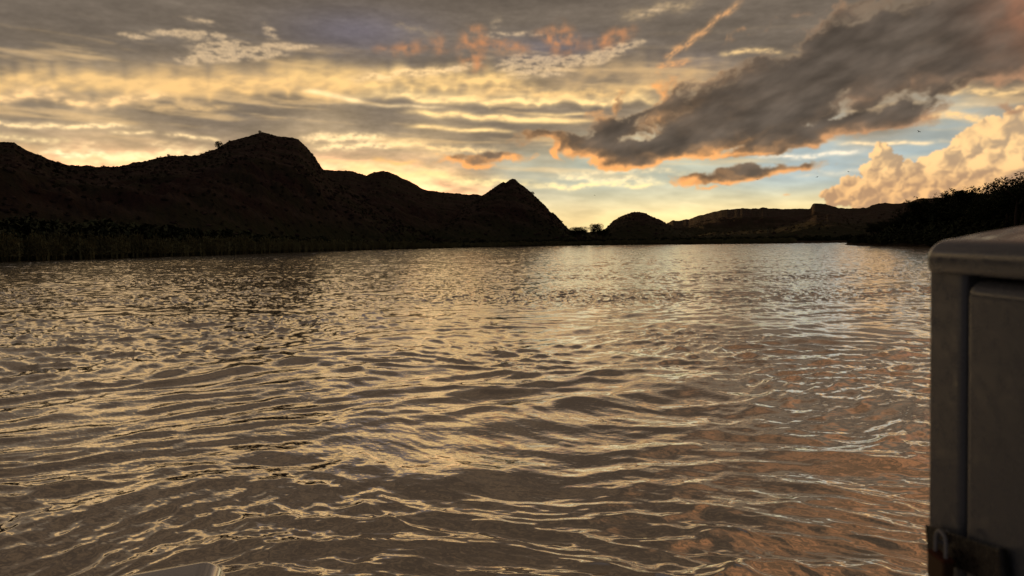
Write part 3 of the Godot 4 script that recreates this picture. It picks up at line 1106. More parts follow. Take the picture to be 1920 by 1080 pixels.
# A hill between a foot line and the crest given in metres; it goes on falling away behind the crest.
func hill(crest: Array, foot: float, n: int, m: int, rough: float, bulge: float, label: String, plants: float) -> void:
	var v := PackedVector3Array()
	var col := PackedColorArray()
	v.resize(n * m)
	col.resize(n * m)
	var length := 0.0
	var run := [0.0]
	for i in crest.size() - 1:
		length += crest[i].distance_to(crest[i + 1])
		run.append(length)
	for i in n:
		var s := length * i / (n - 1)
		var j := 0
		while j < crest.size() - 2 and run[j + 1] < s:
			j += 1
		var c: Vector3 = crest[j].lerp(crest[j + 1], (s - run[j]) / maxf(run[j + 1] - run[j], 0.001))
		var flat := Vector2(c.x, c.z)
		var dir := flat.normalized()
		var r1 := flat.length()
		var r0 := minf(bank_range(bearing_of(c)) + foot, r1 - 12.0)
		var jag := n_fbm.get_noise_2d(s * 0.10, 3.0 + rough) * 0.7 + maxf(0.0, n_fbm.get_noise_2d(s * 0.45, 9.0)) * 0.7
		for y in m:
			var t := 1.75 * y / (m - 1)
			var p := dir * lerpf(r0, r1, t)
			var h := 0.0
			var lump := n_ridge.get_noise_2d(p.x * 0.016 + p.y * 0.012, p.y * 0.02 - p.x * 0.008) * 0.55 + n_fbm.get_noise_2d(p.x * 0.035, p.y * 0.035) * 0.7
			var fine := n_ridge.get_noise_3d(p.x * 0.06, c.y * t * 0.10, p.y * 0.06)
			if t <= 1.0:
				h = c.y * pow(sin(t * PI * 0.5), bulge)
				var inside := smoothstep(0.0, 0.25, t) * (1.0 - smoothstep(0.80, 1.0, t))
				h += (lump * rough + fine * rough * 0.22) * inside
				h += jag * minf(1.0, c.y / 12.0) * smoothstep(0.85, 1.0, t)
				h = minf(h, (c.y + jag * minf(1.0, c.y / 12.0)) * (0.35 + 0.65 * t))
			else:
				h = (c.y + jag * minf(1.0, c.y / 12.0)) * maxf(0.0, cos((t - 1.0) * 1.5)) + lump * rough * smoothstep(1.0, 1.3, t)
			if y == 0:
				h = -0.5
			v[y * n + i] = Vector3(p.x, h, p.y)
			var g := n_fbm.get_noise_2d(p.x * 0.05 + 200.0, p.y * 0.05)
			var strata := n_ridge.get_noise_2d((p.x * 0.5 + h * 1.3) * 0.05, (p.y - h) * 0.03)
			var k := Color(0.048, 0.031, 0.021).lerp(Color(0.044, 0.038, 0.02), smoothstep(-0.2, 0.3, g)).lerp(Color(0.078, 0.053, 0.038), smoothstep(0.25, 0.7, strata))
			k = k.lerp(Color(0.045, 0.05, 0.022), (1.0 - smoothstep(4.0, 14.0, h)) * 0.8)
			col[y * n + i] = k
			if plants > 0.0 and t > 0.05 and t < 0.97 and rng.randf() < plants * 0.7:
				slopes.append(Vector3(p.x, h, p.y))
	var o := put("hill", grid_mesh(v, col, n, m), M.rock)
	o.set_meta("kind", "structure")
	o.set_meta("label", label)

func make_land() -> void:
	left_bank = [Vector3(-96.0, 0.0, -101.0), Vector3(-88.9, 0.0, -111.3), Vector3(-84.5, 0.0, -127.8), Vector3(-76.7, 0.0, -146.6), Vector3(-66.2, 0.0, -171.9), Vector3(-52.2, 0.0, -237.7), Vector3(-30.0, 0.0, -273.6), Vector3(0.2, 0.0, -322.3), Vector3(31.5, 0.0, -323.7), Vector3(66.8, 0.0, -311.9), Vector3(97.0, 0.0, -292.7), Vector3(122.4, 0.0, -286.0), Vector3(144.7, 0.0, -291.3), Vector3(166.1, 0.0, -286.7)]
	right_bank = [Vector3(100.4, 0.0, -227.5), Vector3(88.0, 0.0, -204.7), Vector3(84.7, 0.0, -180.5), Vector3(83.5, 0.0, -155.1), Vector3(77.4, 0.0, -126.1), Vector3(67.1, 0.0, -97.2), Vector3(55.5, 0.0, -69.3), Vector3(43.5, 0.0, -43.7)]
	# low ground behind the water's edge
	var n := 240
	var steps := [[-2.5, -0.8], [0.0, 0.02], [0.8, 0.45], [4.0, 0.7], [25.0, 1.2], [90.0, 1.6], [300.0, 2.0], [900.0, 2.0], [2600.0, 0.0]]
	var v := PackedVector3Array()
	var col := PackedColorArray()
	for s in steps:
		for i in n:
			var deg := lerpf(-70.0, 42.0, float(i) / (n - 1))
			var r: float = bank_range(deg) + s[0] + (n_fbm.get_noise_1d(deg * 0.8) * 2.2 + n_fbm.get_noise_1d(deg * 4.0) * 0.8)
			v.append(Vector3(r * sin(deg_to_rad(deg)), s[1] + (n_fbm.get_noise_2d(deg, s[0]) * 0.3 if s[0] > 0.5 else 0.0), -r * cos(deg_to_rad(deg))))
			col.append(Color(0.06, 0.05, 0.03))
	var o := put("riverbank", grid_mesh(v, col, n, steps.size()), M.rock)
	o.set_meta("kind", "structure")
	o.set_meta("label", "low earth bank along the far side of the river")
	v.clear()
	col.clear()
	var out := Vector3(1.0, 0.0, -0.12).normalized()
	n = 90
	for s in [[-2.0, -0.8], [0.0, 0.02], [0.8, 0.5], [5.0, 0.9], [30.0, 1.8], [120.0, 3.0], [700.0, 3.0]]:
		for i in n:
			var f := float(i) / (n - 1) * (right_bank.size() - 1)
			var j := mini(int(f), right_bank.size() - 2)
			var p: Vector3 = right_bank[j].lerp(right_bank[j + 1], f - j) + out * (s[0] + n_fbm.get_noise_1d(f * 6.0) * 1.2)
			v.append(Vector3(p.x, s[1], p.z))
			col.append(Color(0.06, 0.05, 0.03))
	o = put("riverbank", grid_mesh(v, col, n, 7), M.rock)
	o.set_meta("kind", "structure")
	o.set_meta("label", "low earth bank under the trees at the near bend")
	hill([Vector3(-226.1, 30.3, -240.3), Vector3(-214.9, 35.4, -250.5), Vector3(-204.4, 38.6, -259.1), Vector3(-188.1, 39.9, -271.2), Vector3(-180.4, 39.9, -276.3), Vector3(-178.7, 39.9, -281.0), Vector3(-176.9, 38.2, -285.7), Vector3(-174.9, 36.4, -290.4), Vector3(-172.4, 34.7, -296.1), Vector3(-169.1, 34.1, -302.8), Vector3(-165.0, 34.0, -310.5), Vector3(-159.8, 35.0, -319.2), Vector3(-155.1, 37.4, -326.5), Vector3(-148.4, 40.7, -335.9), Vector3(-146.2, 41.2, -338.8), Vector3(-141.7, 41.8, -344.6), Vector3(-136.9, 43.6, -350.4), Vector3(-133.5, 45.9, -354.3), Vector3(-129.0, 49.6, -359.1), Vector3(-124.5, 52.1, -363.9), Vector3(-119.7, 54.6, -368.6), Vector3(-117.8, 55.4, -370.5), Vector3(-114.4, 54.5, -371.8), Vector3(-107.2, 53.0, -368.7), Vector3(-102.9, 52.4, -366.8), Vector3(-98.7, 50.9, -364.9), Vector3(-94.5, 47.3, -362.9), Vector3(-90.4, 42.2, -360.8), Vector3(-87.2, 37.5, -359.2), Vector3(-81.0, 31.1, -355.9), Vector3(-71.5, 25.8, -350.8), Vector3(-61.0, 18.7, -344.6), Vector3(-50.2, 12.6, -335.1), Vector3(-39.9, 7.7, -325.3), Vector3(-27.7, 3.2, -312.7), Vector3(-16.3, 0.8, -299.6)], 26.0, 420, 130, 7.5, 0.95, "long dark rocky hill with a rounded summit beside the river", 0.10)
	hill([Vector3(-134.8, 38.6, -450.2), Vector3(-123.9, 42.6, -455.7), Vector3(-112.6, 45.7, -460.9), Vector3(-107.4, 45.8, -463.1), Vector3(-101.0, 46.0, -465.8), Vector3(-94.6, 45.5, -468.4), Vector3(-90.7, 44.0, -469.9), Vector3(-87.2, 42.7, -471.3), Vector3(-83.2, 44.7, -472.7), Vector3(-78.7, 46.2, -475.0), Vector3(-74.8, 45.6, -477.0), Vector3(-69.6, 43.5, -479.5), Vector3(-63.5, 40.4, -482.3), Vector3(-57.3, 36.9, -485.1), Vector3(-51.6, 34.6, -487.6), Vector3(-45.5, 34.1, -490.1), Vector3(-39.7, 33.5, -492.4), Vector3(-29.8, 32.2, -496.1), Vector3(-24.8, 32.6, -497.9), Vector3(-18.7, 31.8, -498.3), Vector3(-9.3, 26.4, -486.8), Vector3(3.8, 17.3, -469.4), Vector3(16.0, 8.8, -451.6), Vector3(29.9, 1.8, -429.0)], 60.0, 260, 80, 6.0, 0.9, "dark ridge with a double hump behind the rounded hill", 0.05)
	hill([Vector3(-46.1, 6.1, -397.3), Vector3(-35.7, 13.0, -405.5), Vector3(-24.9, 21.5, -413.4), Vector3(-15.1, 27.2, -420.0), Vector3(-8.0, 32.0, -424.6), Vector3(-3.9, 34.7, -427.2), Vector3(-2.7, 34.2, -427.9), Vector3(-0.6, 36.0, -429.1), Vector3(2.3, 36.2, -428.2), Vector3(6.0, 32.8, -423.3), Vector3(9.4, 29.6, -418.8), Vector3(12.1, 26.5, -415.1), Vector3(16.1, 22.8, -409.4), Vector3(20.0, 17.7, -403.7), Vector3(23.7, 13.9, -398.0), Vector3(26.2, 10.8, -394.1), Vector3(29.3, 7.4, -389.1), Vector3(33.3, 5.4, -382.5), Vector3(38.8, 3.2, -372.7), Vector3(47.0, 0.8, -356.9)], 30.0, 280, 100, 4.5, 1.0, "dark steep pointed hill with a notched top", 0.06)
	hill([Vector3(23.4, 1.9, -419.3), Vector3(33.9, 4.4, -423.0), Vector3(44.4, 6.3, -426.4), Vector3(50.5, 7.4, -428.3), Vector3(53.6, 9.4, -429.2), Vector3(57.3, 12.9, -430.2), Vector3(61.3, 15.6, -431.3), Vector3(67.5, 17.3, -432.9), Vector3(71.5, 17.6, -433.9), Vector3(75.1, 16.2, -430.7), Vector3(80.7, 13.0, -424.2), Vector3(84.7, 10.3, -419.3), Vector3(89.8, 6.9, -412.7), Vector3(95.2, 4.0, -405.4), Vector3(103.3, 0.8, -393.7), Vector3(109.0, -0.4, -384.9)], 40.0, 200, 70, 1.5, 0.9, "small dark dome of a hill beyond the river bend", 0.05)
	hill([Vector3(114.4, 3.7, -751.3), Vector3(132.8, 9.7, -752.7), Vector3(145.9, 14.7, -753.5), Vector3(154.3, 18.7, -753.9), Vector3(157.4, 20.7, -754.0), Vector3(161.6, 19.1, -754.1), Vector3(172.0, 20.6, -754.4), Vector3(182.4, 24.5, -754.5), Vector3(192.8, 26.5, -754.5), Vector3(203.1, 29.4, -754.4), Vector3(218.5, 30.7, -754.0), Vector3(240.0, 30.4, -752.9), Vector3(244.5, 31.9, -752.7), Vector3(249.6, 30.2, -752.3), Vector3(269.2, 29.4, -750.7), Vector3(286.8, 29.4, -744.3), Vector3(288.8, 33.4, -742.8), Vector3(291.9, 34.2, -740.5), Vector3(298.2, 33.4, -735.9), Vector3(303.6, 30.6, -731.8), Vector3(310.4, 28.3, -726.5), Vector3(317.8, 28.0, -720.5), Vector3(326.4, 28.0, -713.4), Vector3(331.9, 31.1, -708.6), Vector3(338.7, 32.2, -702.6), Vector3(348.0, 30.7, -694.1), Vector3(353.1, 31.8, -689.3), Vector3(358.8, 34.7, -683.9), Vector3(370.2, 34.4, -672.3), Vector3(392.4, 35.8, -648.0), Vector3(411.9, 36.7, -623.8), Vector3(429.0, 35.7, -599.9), Vector3(455.1, 34.0, -556.3), Vector3(474.3, 29.5, -514.9)], 160.0, 360, 80, 6.0, 0.8, "long flat topped ridge in the distance with a knob on it", 0.0)
	hill([Vector3(91.2, 0.3, -471.2), Vector3(105.6, 2.7, -477.7), Vector3(124.0, 5.8, -485.2), Vector3(150.2, 7.6, -494.6), Vector3(169.3, 9.2, -500.6), Vector3(184.6, 12.1, -505.0), Vector3(197.2, 16.0, -501.9), Vector3(208.6, 16.3, -496.2), Vector3(219.7, 14.6, -490.3), Vector3(227.6, 16.1, -485.8), Vector3(243.0, 14.5, -476.6), Vector3(257.5, 16.6, -467.3), Vector3(277.6, 17.0, -453.0), Vector3(297.8, 17.3, -436.9), Vector3(324.1, 15.3, -413.0), Vector3(352.5, 12.0, -382.2)], 70.0, 300, 80, 3.0, 0.8, "low reddish slope in front of the flat topped ridge", 0.06)

# ---------------------------------------------------------------- plants
func leaf_cloud(count: int, size: float, seed_: int, shape: Callable) -> ArrayMesh:
	var r := RandomNumberGenerator.new()
	r.seed = seed_
	var v := PackedVector3Array()
	var nm := PackedVector3Array()
	var col := PackedColorArray()
	var idx := PackedInt32Array()
	for i in count:
		var p: Vector3 = shape.call(r)
		var a := Vector3(r.randfn(), r.randfn(), r.randfn()).normalized()
		var b := a.cross(Vector3(r.randfn(), r.randfn(), r.randfn())).normalized()
		var s := size * r.randf_range(0.6, 1.3)
		var k := v.size()
		v.append_array([p - a * s * 0.5, p + b * s * 0.22, p + a * s * 0.5, p - b * s * 0.22])
		var nn := (p.normalized() * 0.7 + Vector3(0, 0.4, 0) + a.cross(b) * 0.6).normalized()
		var tone := r.randf_range(0.7, 1.25)
		for q in 4:
			nm.append(nn)
			col.append(Color(tone, tone, tone))
		idx.append_array([k, k + 1, k + 2, k, k + 2, k + 3])
	var arrays := []
	arrays.resize(Mesh.ARRAY_MAX)
	arrays[Mesh.ARRAY_VERTEX] = v
	arrays[Mesh.ARRAY_NORMAL] = nm
	arrays[Mesh.ARRAY_COLOR] = col
	arrays[Mesh.ARRAY_INDEX] = idx
	var mesh := ArrayMesh.new()
	mesh.add_surface_from_arrays(Mesh.PRIMITIVE_TRIANGLES, arrays)
	return mesh

func in_ball(r: RandomNumberGenerator) -> Vector3:
	return Vector3(r.randfn(), r.randfn(), r.randfn()).normalized() * pow(r.randf(), 0.4) * 0.5

func tube(st: SurfaceTool, pts: Array, radii: Array, sides := 6) -> void:
	for i in pts.size() - 1:
		var d: Vector3 = (pts[i + 1] - pts[i]).normalized()
		var a := d.cross(Vector3(0.31, 0.2, 0.93)).normalized()
		var b := d.cross(a)
		for k in sides:
			var q := []
			for e in [[i, k], [i, k + 1], [i + 1, k + 1], [i + 1, k]]:
				var an: float = TAU * e[1] / sides
				q.append([pts[e[0]] + (a * cos(an) + b * sin(an)) * radii[e[0]], a * cos(an) + b * sin(an)])
			for j in [0, 2, 1, 0, 3, 2]:
				st.set_normal(q[j][1])
				st.add_vertex(q[j][0])

var limb_ends := []

func trunk_mesh(h: float, seed_: int) -> ArrayMesh:
	var r := RandomNumberGenerator.new()
	r.seed = seed_
	var st := SurfaceTool.new()
	st.begin(Mesh.PRIMITIVE_TRIANGLES)
	limb_ends.clear()
	for s in 3:
		var lean := Vector3(r.randf_range(-0.22, 0.22), 1.0, r.randf_range(-0.22, 0.22))
		var top := lean * h * r.randf_range(0.72, 0.92)
		var mid := lean * h * 0.4 + Vector3(r.randf_range(-0.3, 0.3), 0, r.randf_range(-0.3, 0.3))
		tube(st, [Vector3(0, -0.4, 0), mid, top], [h * 0.022, h * 0.014, h * 0.003])
		limb_ends.append(top)
		for k in 7:
			var t := r.randf_range(0.25, 0.95)
			var p := mid.lerp(top, t)
			var an := r.randf() * TAU
			var e := p + Vector3(cos(an), r.randf_range(0.3, 0.9), sin(an)) * h * r.randf_range(0.12, 0.26) * (1.25 - t * 0.6)
			tube(st, [p, p.lerp(e, 0.5) + Vector3(0, 0.1, 0), e], [h * 0.008, h * 0.006, h * 0.002], 5)
			limb_ends.append(e)
	return st.commit()

func at_limb(r: RandomNumberGenerator) -> Vector3:
	var n := r.randi() % limb_ends.size()
	var e: Vector3 = limb_ends[n]
	# twelve twigs to a limb, leaves in tufts along them
	var q := float(n * 12 + r.randi() % 12)
	var twig := Vector3(sin(q * 12.9898), sin(q * 78.233) * 0.7 + 0.25, sin(q * 37.719)) * (0.45 + 0.55 * absf(sin(q * 4.7)))
	var t := r.randf()
	var p := e * (0.86 + 0.14 * sin(q * 3.3)) + twig * t * 1.15
	return p + Vector3(clampf(r.randfn(), -1.6, 1.6), clampf(r.randfn(), -1.6, 1.6), clampf(r.randfn(), -1.6, 1.6)) * 0.13

func in_heaps(r: RandomNumberGenerator) -> Vector3:
	var k := r.randi() % 9
	var at := Vector3(sin(k * 2.4) * 1.7, 4.2 + 2.4 * absf(sin(k * 1.3)), cos(k * 2.4) * 1.7)
	return at + in_ball(r) * (2.9 + sin(k * 5.0) * 0.7)

func make_plants() -> void:
	M.crown = M.leaf.duplicate()
	M.crown.albedo_color = Color(0.055, 0.065, 0.028).linear_to_srgb()
	# trees of three builds, 8 m tall, shared by the rows on the banks
	var builds := []
	for k in 4:
		var t := trunk_mesh(8.0, 300 + k)
		builds.append([t, leaf_cloud(9000, 0.24, 310 + k, at_limb)])
	var notes := ["lowest small tree at the waterside tip of the near bend", "low rounded tree second in from the tip of the bend", "bushy tree where the right bank tree row starts to climb", "dark tree with a flat crown under the pale end of the ridge",
		"tree with a feathery top just above the distant ridge", "tree whose spiky crown meets the foot of the cumulus", "dense tree standing over the far corner of the grey locker", "tree with a dented crown above the locker's rounded corner",
		"broad dark tree behind the locker lid", "tall tree with twin tips behind the locker lid", "tall dark tree with a ragged shoulder before the cumulus", "tall tree near the frame edge with a leaning tip",
		"tallest tree at the frame edge above the locker"]
	var i := 0
	for p in [Vector3(87.8, -195.2, 3.0), Vector3(89.1, -190.1, 5.1), Vector3(91.2, -186.9, 6.6), Vector3(92.3, -183.0, 8.5), Vector3(93.7, -180.1, 10.0), Vector3(92.8, -172.6, 10.5), Vector3(92.0, -166.2, 10.9), Vector3(90.9, -160.0, 11.5), Vector3(89.0, -151.8, 11.4), Vector3(86.8, -143.8, 11.6), Vector3(83.3, -134.3, 11.2), Vector3(80.4, -126.6, 11.4), Vector3(77.5, -119.0, 11.4), Vector3(75.7, -113.0, 11.5), Vector3(72.7, -105.3, 11.3), Vector3(69.7, -97.7, 11.0)]:
		if i >= notes.size():
			break
		var t := thing("riverside_tree", notes[i], "tree", Vector3(p.x, 0.5, p.y), "trees on the bank at the near bend")
		t.rotation.y = rng.randf() * TAU
		t.scale = Vector3(1.35, 1.0, 1.35) * ((p.z - 0.5) / 8.0) * rng.randf_range(0.90, 1.12)
		put("trunk", builds[i % 4][0], M.bark, t)
		put("crown", builds[i % 4][1], M.crown, t)
		i += 1
	var lone := [[Vector3(36.0, 9.4, -328.0), "small round tree alone on the skyline left of the dome hill", 0.8, 0.95], [Vector3(28.8, 8.1, -328.7), "low spreading tree at the foot of the pointed hill", 0.55, 1.6], [Vector3(38.9, 7.1, -329.7), "low tree against the foot of the dome hill", 0.6, 1.3]]
	var round_crown := leaf_cloud(5200, 0.30, 330, in_heaps)
	for l in lone:
		var t := thing("skyline_tree", l[1], "tree", Vector3(l[0].x, 1.2, l[0].z), "trees in the gap between the hills")
		var k: float = (l[0].y - 1.2) / 8.0
		t.scale = Vector3(k * l[3], k, k * l[3])
		t.rotation.y = rng.randf() * TAU
		put("trunk", builds[1][0], M.bark, t)
		put("crown", round_crown, M.crown, t)
	var bush := leaf_cloud(420, 0.16, 77, in_ball)
	for l in [[Vector3(-118.2, 56.0, -369.6), "bush on the summit of the rounded hill", 1.3], [Vector3(-127.9, 47.5, -342.9), "bush leaning out from the shoulder of the rounded hill", 2.9], [Vector3(-141.2, 40.0, -322.5), "small bush on the saddle of the long hill", 1.2], [Vector3(11.8, 28.8, -423.8), "small upright bush on the slope of the pointed hill", 1.9]]:
		var t := thing("hilltop_bush", l[1], "bush", l[0] - Vector3(0, l[2], 0), "bushes on the hill skyline")
		t.scale = Vector3(l[2] * 1.3, l[2] * 1.15, l[2] * 1.3)
		put("foliage", bush, M.crown, t, Vector3(0, 0.5, 0))
		var st := SurfaceTool.new()
		st.begin(Mesh.PRIMITIVE_TRIANGLES)
		tube(st, [Vector3(0, -0.4, 0), Vector3(0.03, 0.1, 0), Vector3(0.0, 0.5, 0.02)], [0.03, 0.022, 0.01])
		put("stem", st.commit(), M.bark, t)
	# thickets that read as one dark mass
	var places := []
	var tints := []
	var clump := leaf_cloud(260, 0.22, 88, in_ball)
	for k in 2600:
		var deg := rng.randf_range(-44.0, 24.0)
		var near := smoothstep(-5.0, -30.0, deg)
		var back := rng.randf_range(5.0, 26.0 + 30.0 * near)
		var r := bank_range(deg) + back
		var s := rng.randf_range(2.2, 4.6) * (0.55 + 0.75 * near) * (0.7 + 0.6 * (n_fbm.get_noise_1d(deg * 1.5) + 0.5))
		places.append(Transform3D(Basis(Vector3.UP, rng.randf() * TAU).scaled(Vector3(s * 1.2, s, s * 1.2)), Vector3(r * sin(deg_to_rad(deg)), 0.6 + s * 0.35 + back * 0.06 * near, -r * cos(deg_to_rad(deg)))))
		tints.append(Color(0.07, 0.08, 0.034) * rng.randf_range(0.7, 1.3))
	for k in 2600:
		var f := rng.randf() * (right_bank.size() - 1.01)
		var j := int(f)
		var back := rng.randf_range(0.5, 34.0)
		var p: Vector3 = right_bank[j].lerp(right_bank[j + 1], f - j) + Vector3(back, 0, -back * 0.15)
		var s := minf(rng.randf_range(2.0, 4.5), 1.8 + back * 0.5) * (0.55 + 0.45 * smoothstep(-205.0, -170.0, p.z))
		places.append(Transform3D(Basis(Vector3.UP, rng.randf() * TAU).scaled(Vector3(s * 1.2, s, s * 1.2)), Vector3(p.x, 0.4 + s * 0.35 + rng.randf() * minf(back * 0.5, 5.0) * smoothstep(-205.0, -170.0, p.z), p.z)))
		tints.append(Color(0.06, 0.07, 0.03) * rng.randf_range(0.7, 1.3))
	scatter("thicket", clump, M.leaf, places, tints, "dark bushes massed along the river banks")
	# scrub and stones on the slopes
	places = []
	tints = []
	var stones := []
	var stone_tints := []
	for p in slopes:
		if rng.randf() < 0.72:
			var s := rng.randf_range(0.4, 1.3)
			places.append(Transform3D(Basis(Vector3.UP, rng.randf() * TAU).scaled(Vector3(s * 1.2, s, s * 1.2)), p + Vector3(0, s * 0.25, 0)))
			tints.append(Color(0.06, 0.055, 0.027) * rng.randf_range(0.6, 1.4))
		else:
			var s := rng.randf_range(0.4, 1.6)
			stones.append(Transform3D(Basis.from_euler(Vector3(rng.randf(), rng.randf() * TAU, rng.randf())).scaled(Vector3(s * 1.3, s * 0.8, s)), p))
			stone_tints.append(Color(0.065, 0.043, 0.031) * rng.randf_range(0.6, 1.3))
	scatter("hillside_scrub", leaf_cloud(70, 0.3, 99, in_ball), M.leaf, places, tints, "dry scrub scattered over the dark hillsides")
	var ball := SphereMesh.new()
	ball.radius = 0.5
	ball.height = 1.0
	ball.radial_segments = 7
	ball.rings = 4
	var arrays := ball.get_mesh_arrays()
	var bv: PackedVector3Array = arrays[Mesh.ARRAY_VERTEX]
	for k in bv.size():
		bv[k] *= 1.0 + n_fbm.get_noise_3dv(bv[k] * 2.5) * 0.9
	arrays[Mesh.ARRAY_VERTEX] = bv
	var stone := ArrayMesh.new()
	stone.add_surface_from_arrays(Mesh.PRIMITIVE_TRIANGLES, arrays)
	var stone_mat := mat(Color(1, 1, 1), 0.95, 0.2)
	stone_mat.vertex_color_use_as_albedo = true
	scatter("loose_rocks", stone, stone_mat, stones, stone_tints, "loose rocks scattered over the dark hillsides")
	# reeds
	var st := SurfaceTool.new()
	st.begin(Mesh.PRIMITIVE_TRIANGLES)
	for k in 30:
		var an := rng.randf() * TAU
		var base := Vector3(cos(an), 0, sin(an)) * sqrt(rng.randf()) * 0.8
		var h := rng.randf_range(0.45, 1.0)
		var lean := Vector3(rng.randfn() * 0.2, 0, rng.randfn() * 0.2)
		var side := Vector3(cos(an * 3.0), 0, sin(an * 3.0)) * 0.02
		var tip := base + lean + Vector3(0, h, 0)
		var mid := base + lean * 0.35 + Vector3(0, h * 0.6, 0)
		var tone := rng.randf_range(0.7, 1.3)
		st.set_color(Color(tone, tone, tone))
		st.set_normal(Vector3(0, 0.6, 0.8))
		for q in [base - side, base + side, mid + side * 1.4, base - side, mid + side * 1.4, mid - side * 1.4, mid - side * 1.4, mid + side * 1.4, tip]:
			st.add_vertex(q)
		# arching leaves and, on some, a plume
		for j in 4:
			var from := base.lerp(tip, 0.30 + 0.17 * j)
			var aj := an * 5.0 + j * 2.4
			var reach := Vector3(cos(aj), 0, sin(aj))
			var bend := from + reach * 0.28 + Vector3(0, 0.10, 0)
			var lf := from + reach * 0.55 + Vector3(0, 0.02, 0)
			st.set_normal((Vector3(0, 1, 0.3) + reach * 0.3).normalized())
			for q in [from, from + Vector3(0, 0.035, 0), bend, bend, bend + Vector3(0, 0.03, 0), from + Vector3(0, 0.035, 0), bend, bend + Vector3(0, 0.03, 0), lf]:
				st.add_vertex(q)
		if k % 4 == 0:
			st.set_color(Color(1.7, 1.5, 1.4))
			for q in [tip - Vector3(0, 0.10, 0), tip + side * 3.0, tip + Vector3(0.02, 0.08, 0.01), tip - Vector3(0, 0.10, 0), tip + Vector3(0.02, 0.08, 0.01), tip - side * 3.0]:
				st.add_vertex(q)
	var tuft := st.commit()
	places = []
	tints = []
	for k in 4200:
		var deg := -46.0 + 66.0 * pow(rng.randf(), 1.25)
		var near := smoothstep(2.0, -26.0, deg)
		var r := bank_range(deg) + n_fbm.get_noise_1d(deg * 0.8) * 2.2 + rng.randf_range(-1.0, 5.0 + 7.0 * near)
		var s := rng.randf_range(0.75, 1.15) * lerpf(1.7, 3.9, near) * (1.0 + 0.5 * n_fbm.get_noise_1d(deg * 2.2))
		places.append(Transform3D(Basis(Vector3.UP, rng.randf() * TAU).scaled(Vector3(1.4, s, 1.4)), Vector3(r * sin(deg_to_rad(deg)), 0.05, -r * cos(deg_to_rad(deg)))))
		tints.append(Color(0.27, 0.25, 0.11) * rng.randf_range(0.7, 1.25))
	scatter("reeds", tuft, M.leaf, places, tints, "tall green reeds along the water's edge")

# ---------------------------------------------------------------- boat
func rounded_box(size: Vector3, r: float, seg := 5) -> ArrayMesh:
	var h := size * 0.5
	var st := SurfaceTool.new()
	st.begin(Mesh.PRIMITIVE_TRIANGLES)
	for axis in 3:
		for sgn in [-1.0, 1.0]:
			var ua := (axis + 1) % 3
			var va := (axis + 2) % 3
			var us := stops(h[ua], r, seg)
			var vs := stops(h[va], r, seg)
			for i in us.size() - 1:
				for j in vs.size() - 1:
					var quad := []
					for e in [[i, j], [i + 1, j], [i + 1, j + 1], [i, j + 1]]:
						var p := Vector3.ZERO
						p[axis] = h[axis] * sgn
						p[ua] = us[e[0]]
						p[va] = vs[e[1]]
						var inner := p.clamp(-h + Vector3.ONE * r, h - Vector3.ONE * r)
						var d := (p - inner).normalized()
						quad.append([inner + d * r, d])
					var order := [0, 2, 1, 0, 3, 2] if sgn > 0.0 else [0, 1, 2, 0, 2, 3]
					for k in order:
						st.set_normal(quad[k][1])
						st.add_vertex(quad[k][0])
	return st.commit()

func stops(h: float, r: float, seg: int) -> Array:
	var out := []
	for i in seg + 1:
		out.append(-h + r - r * tan(PI / 4.0 * (1.0 - float(i) / seg)))
	for i in seg + 1:
		out.append(h - r + r * tan(PI / 4.0 * float(i) / seg))
	return out

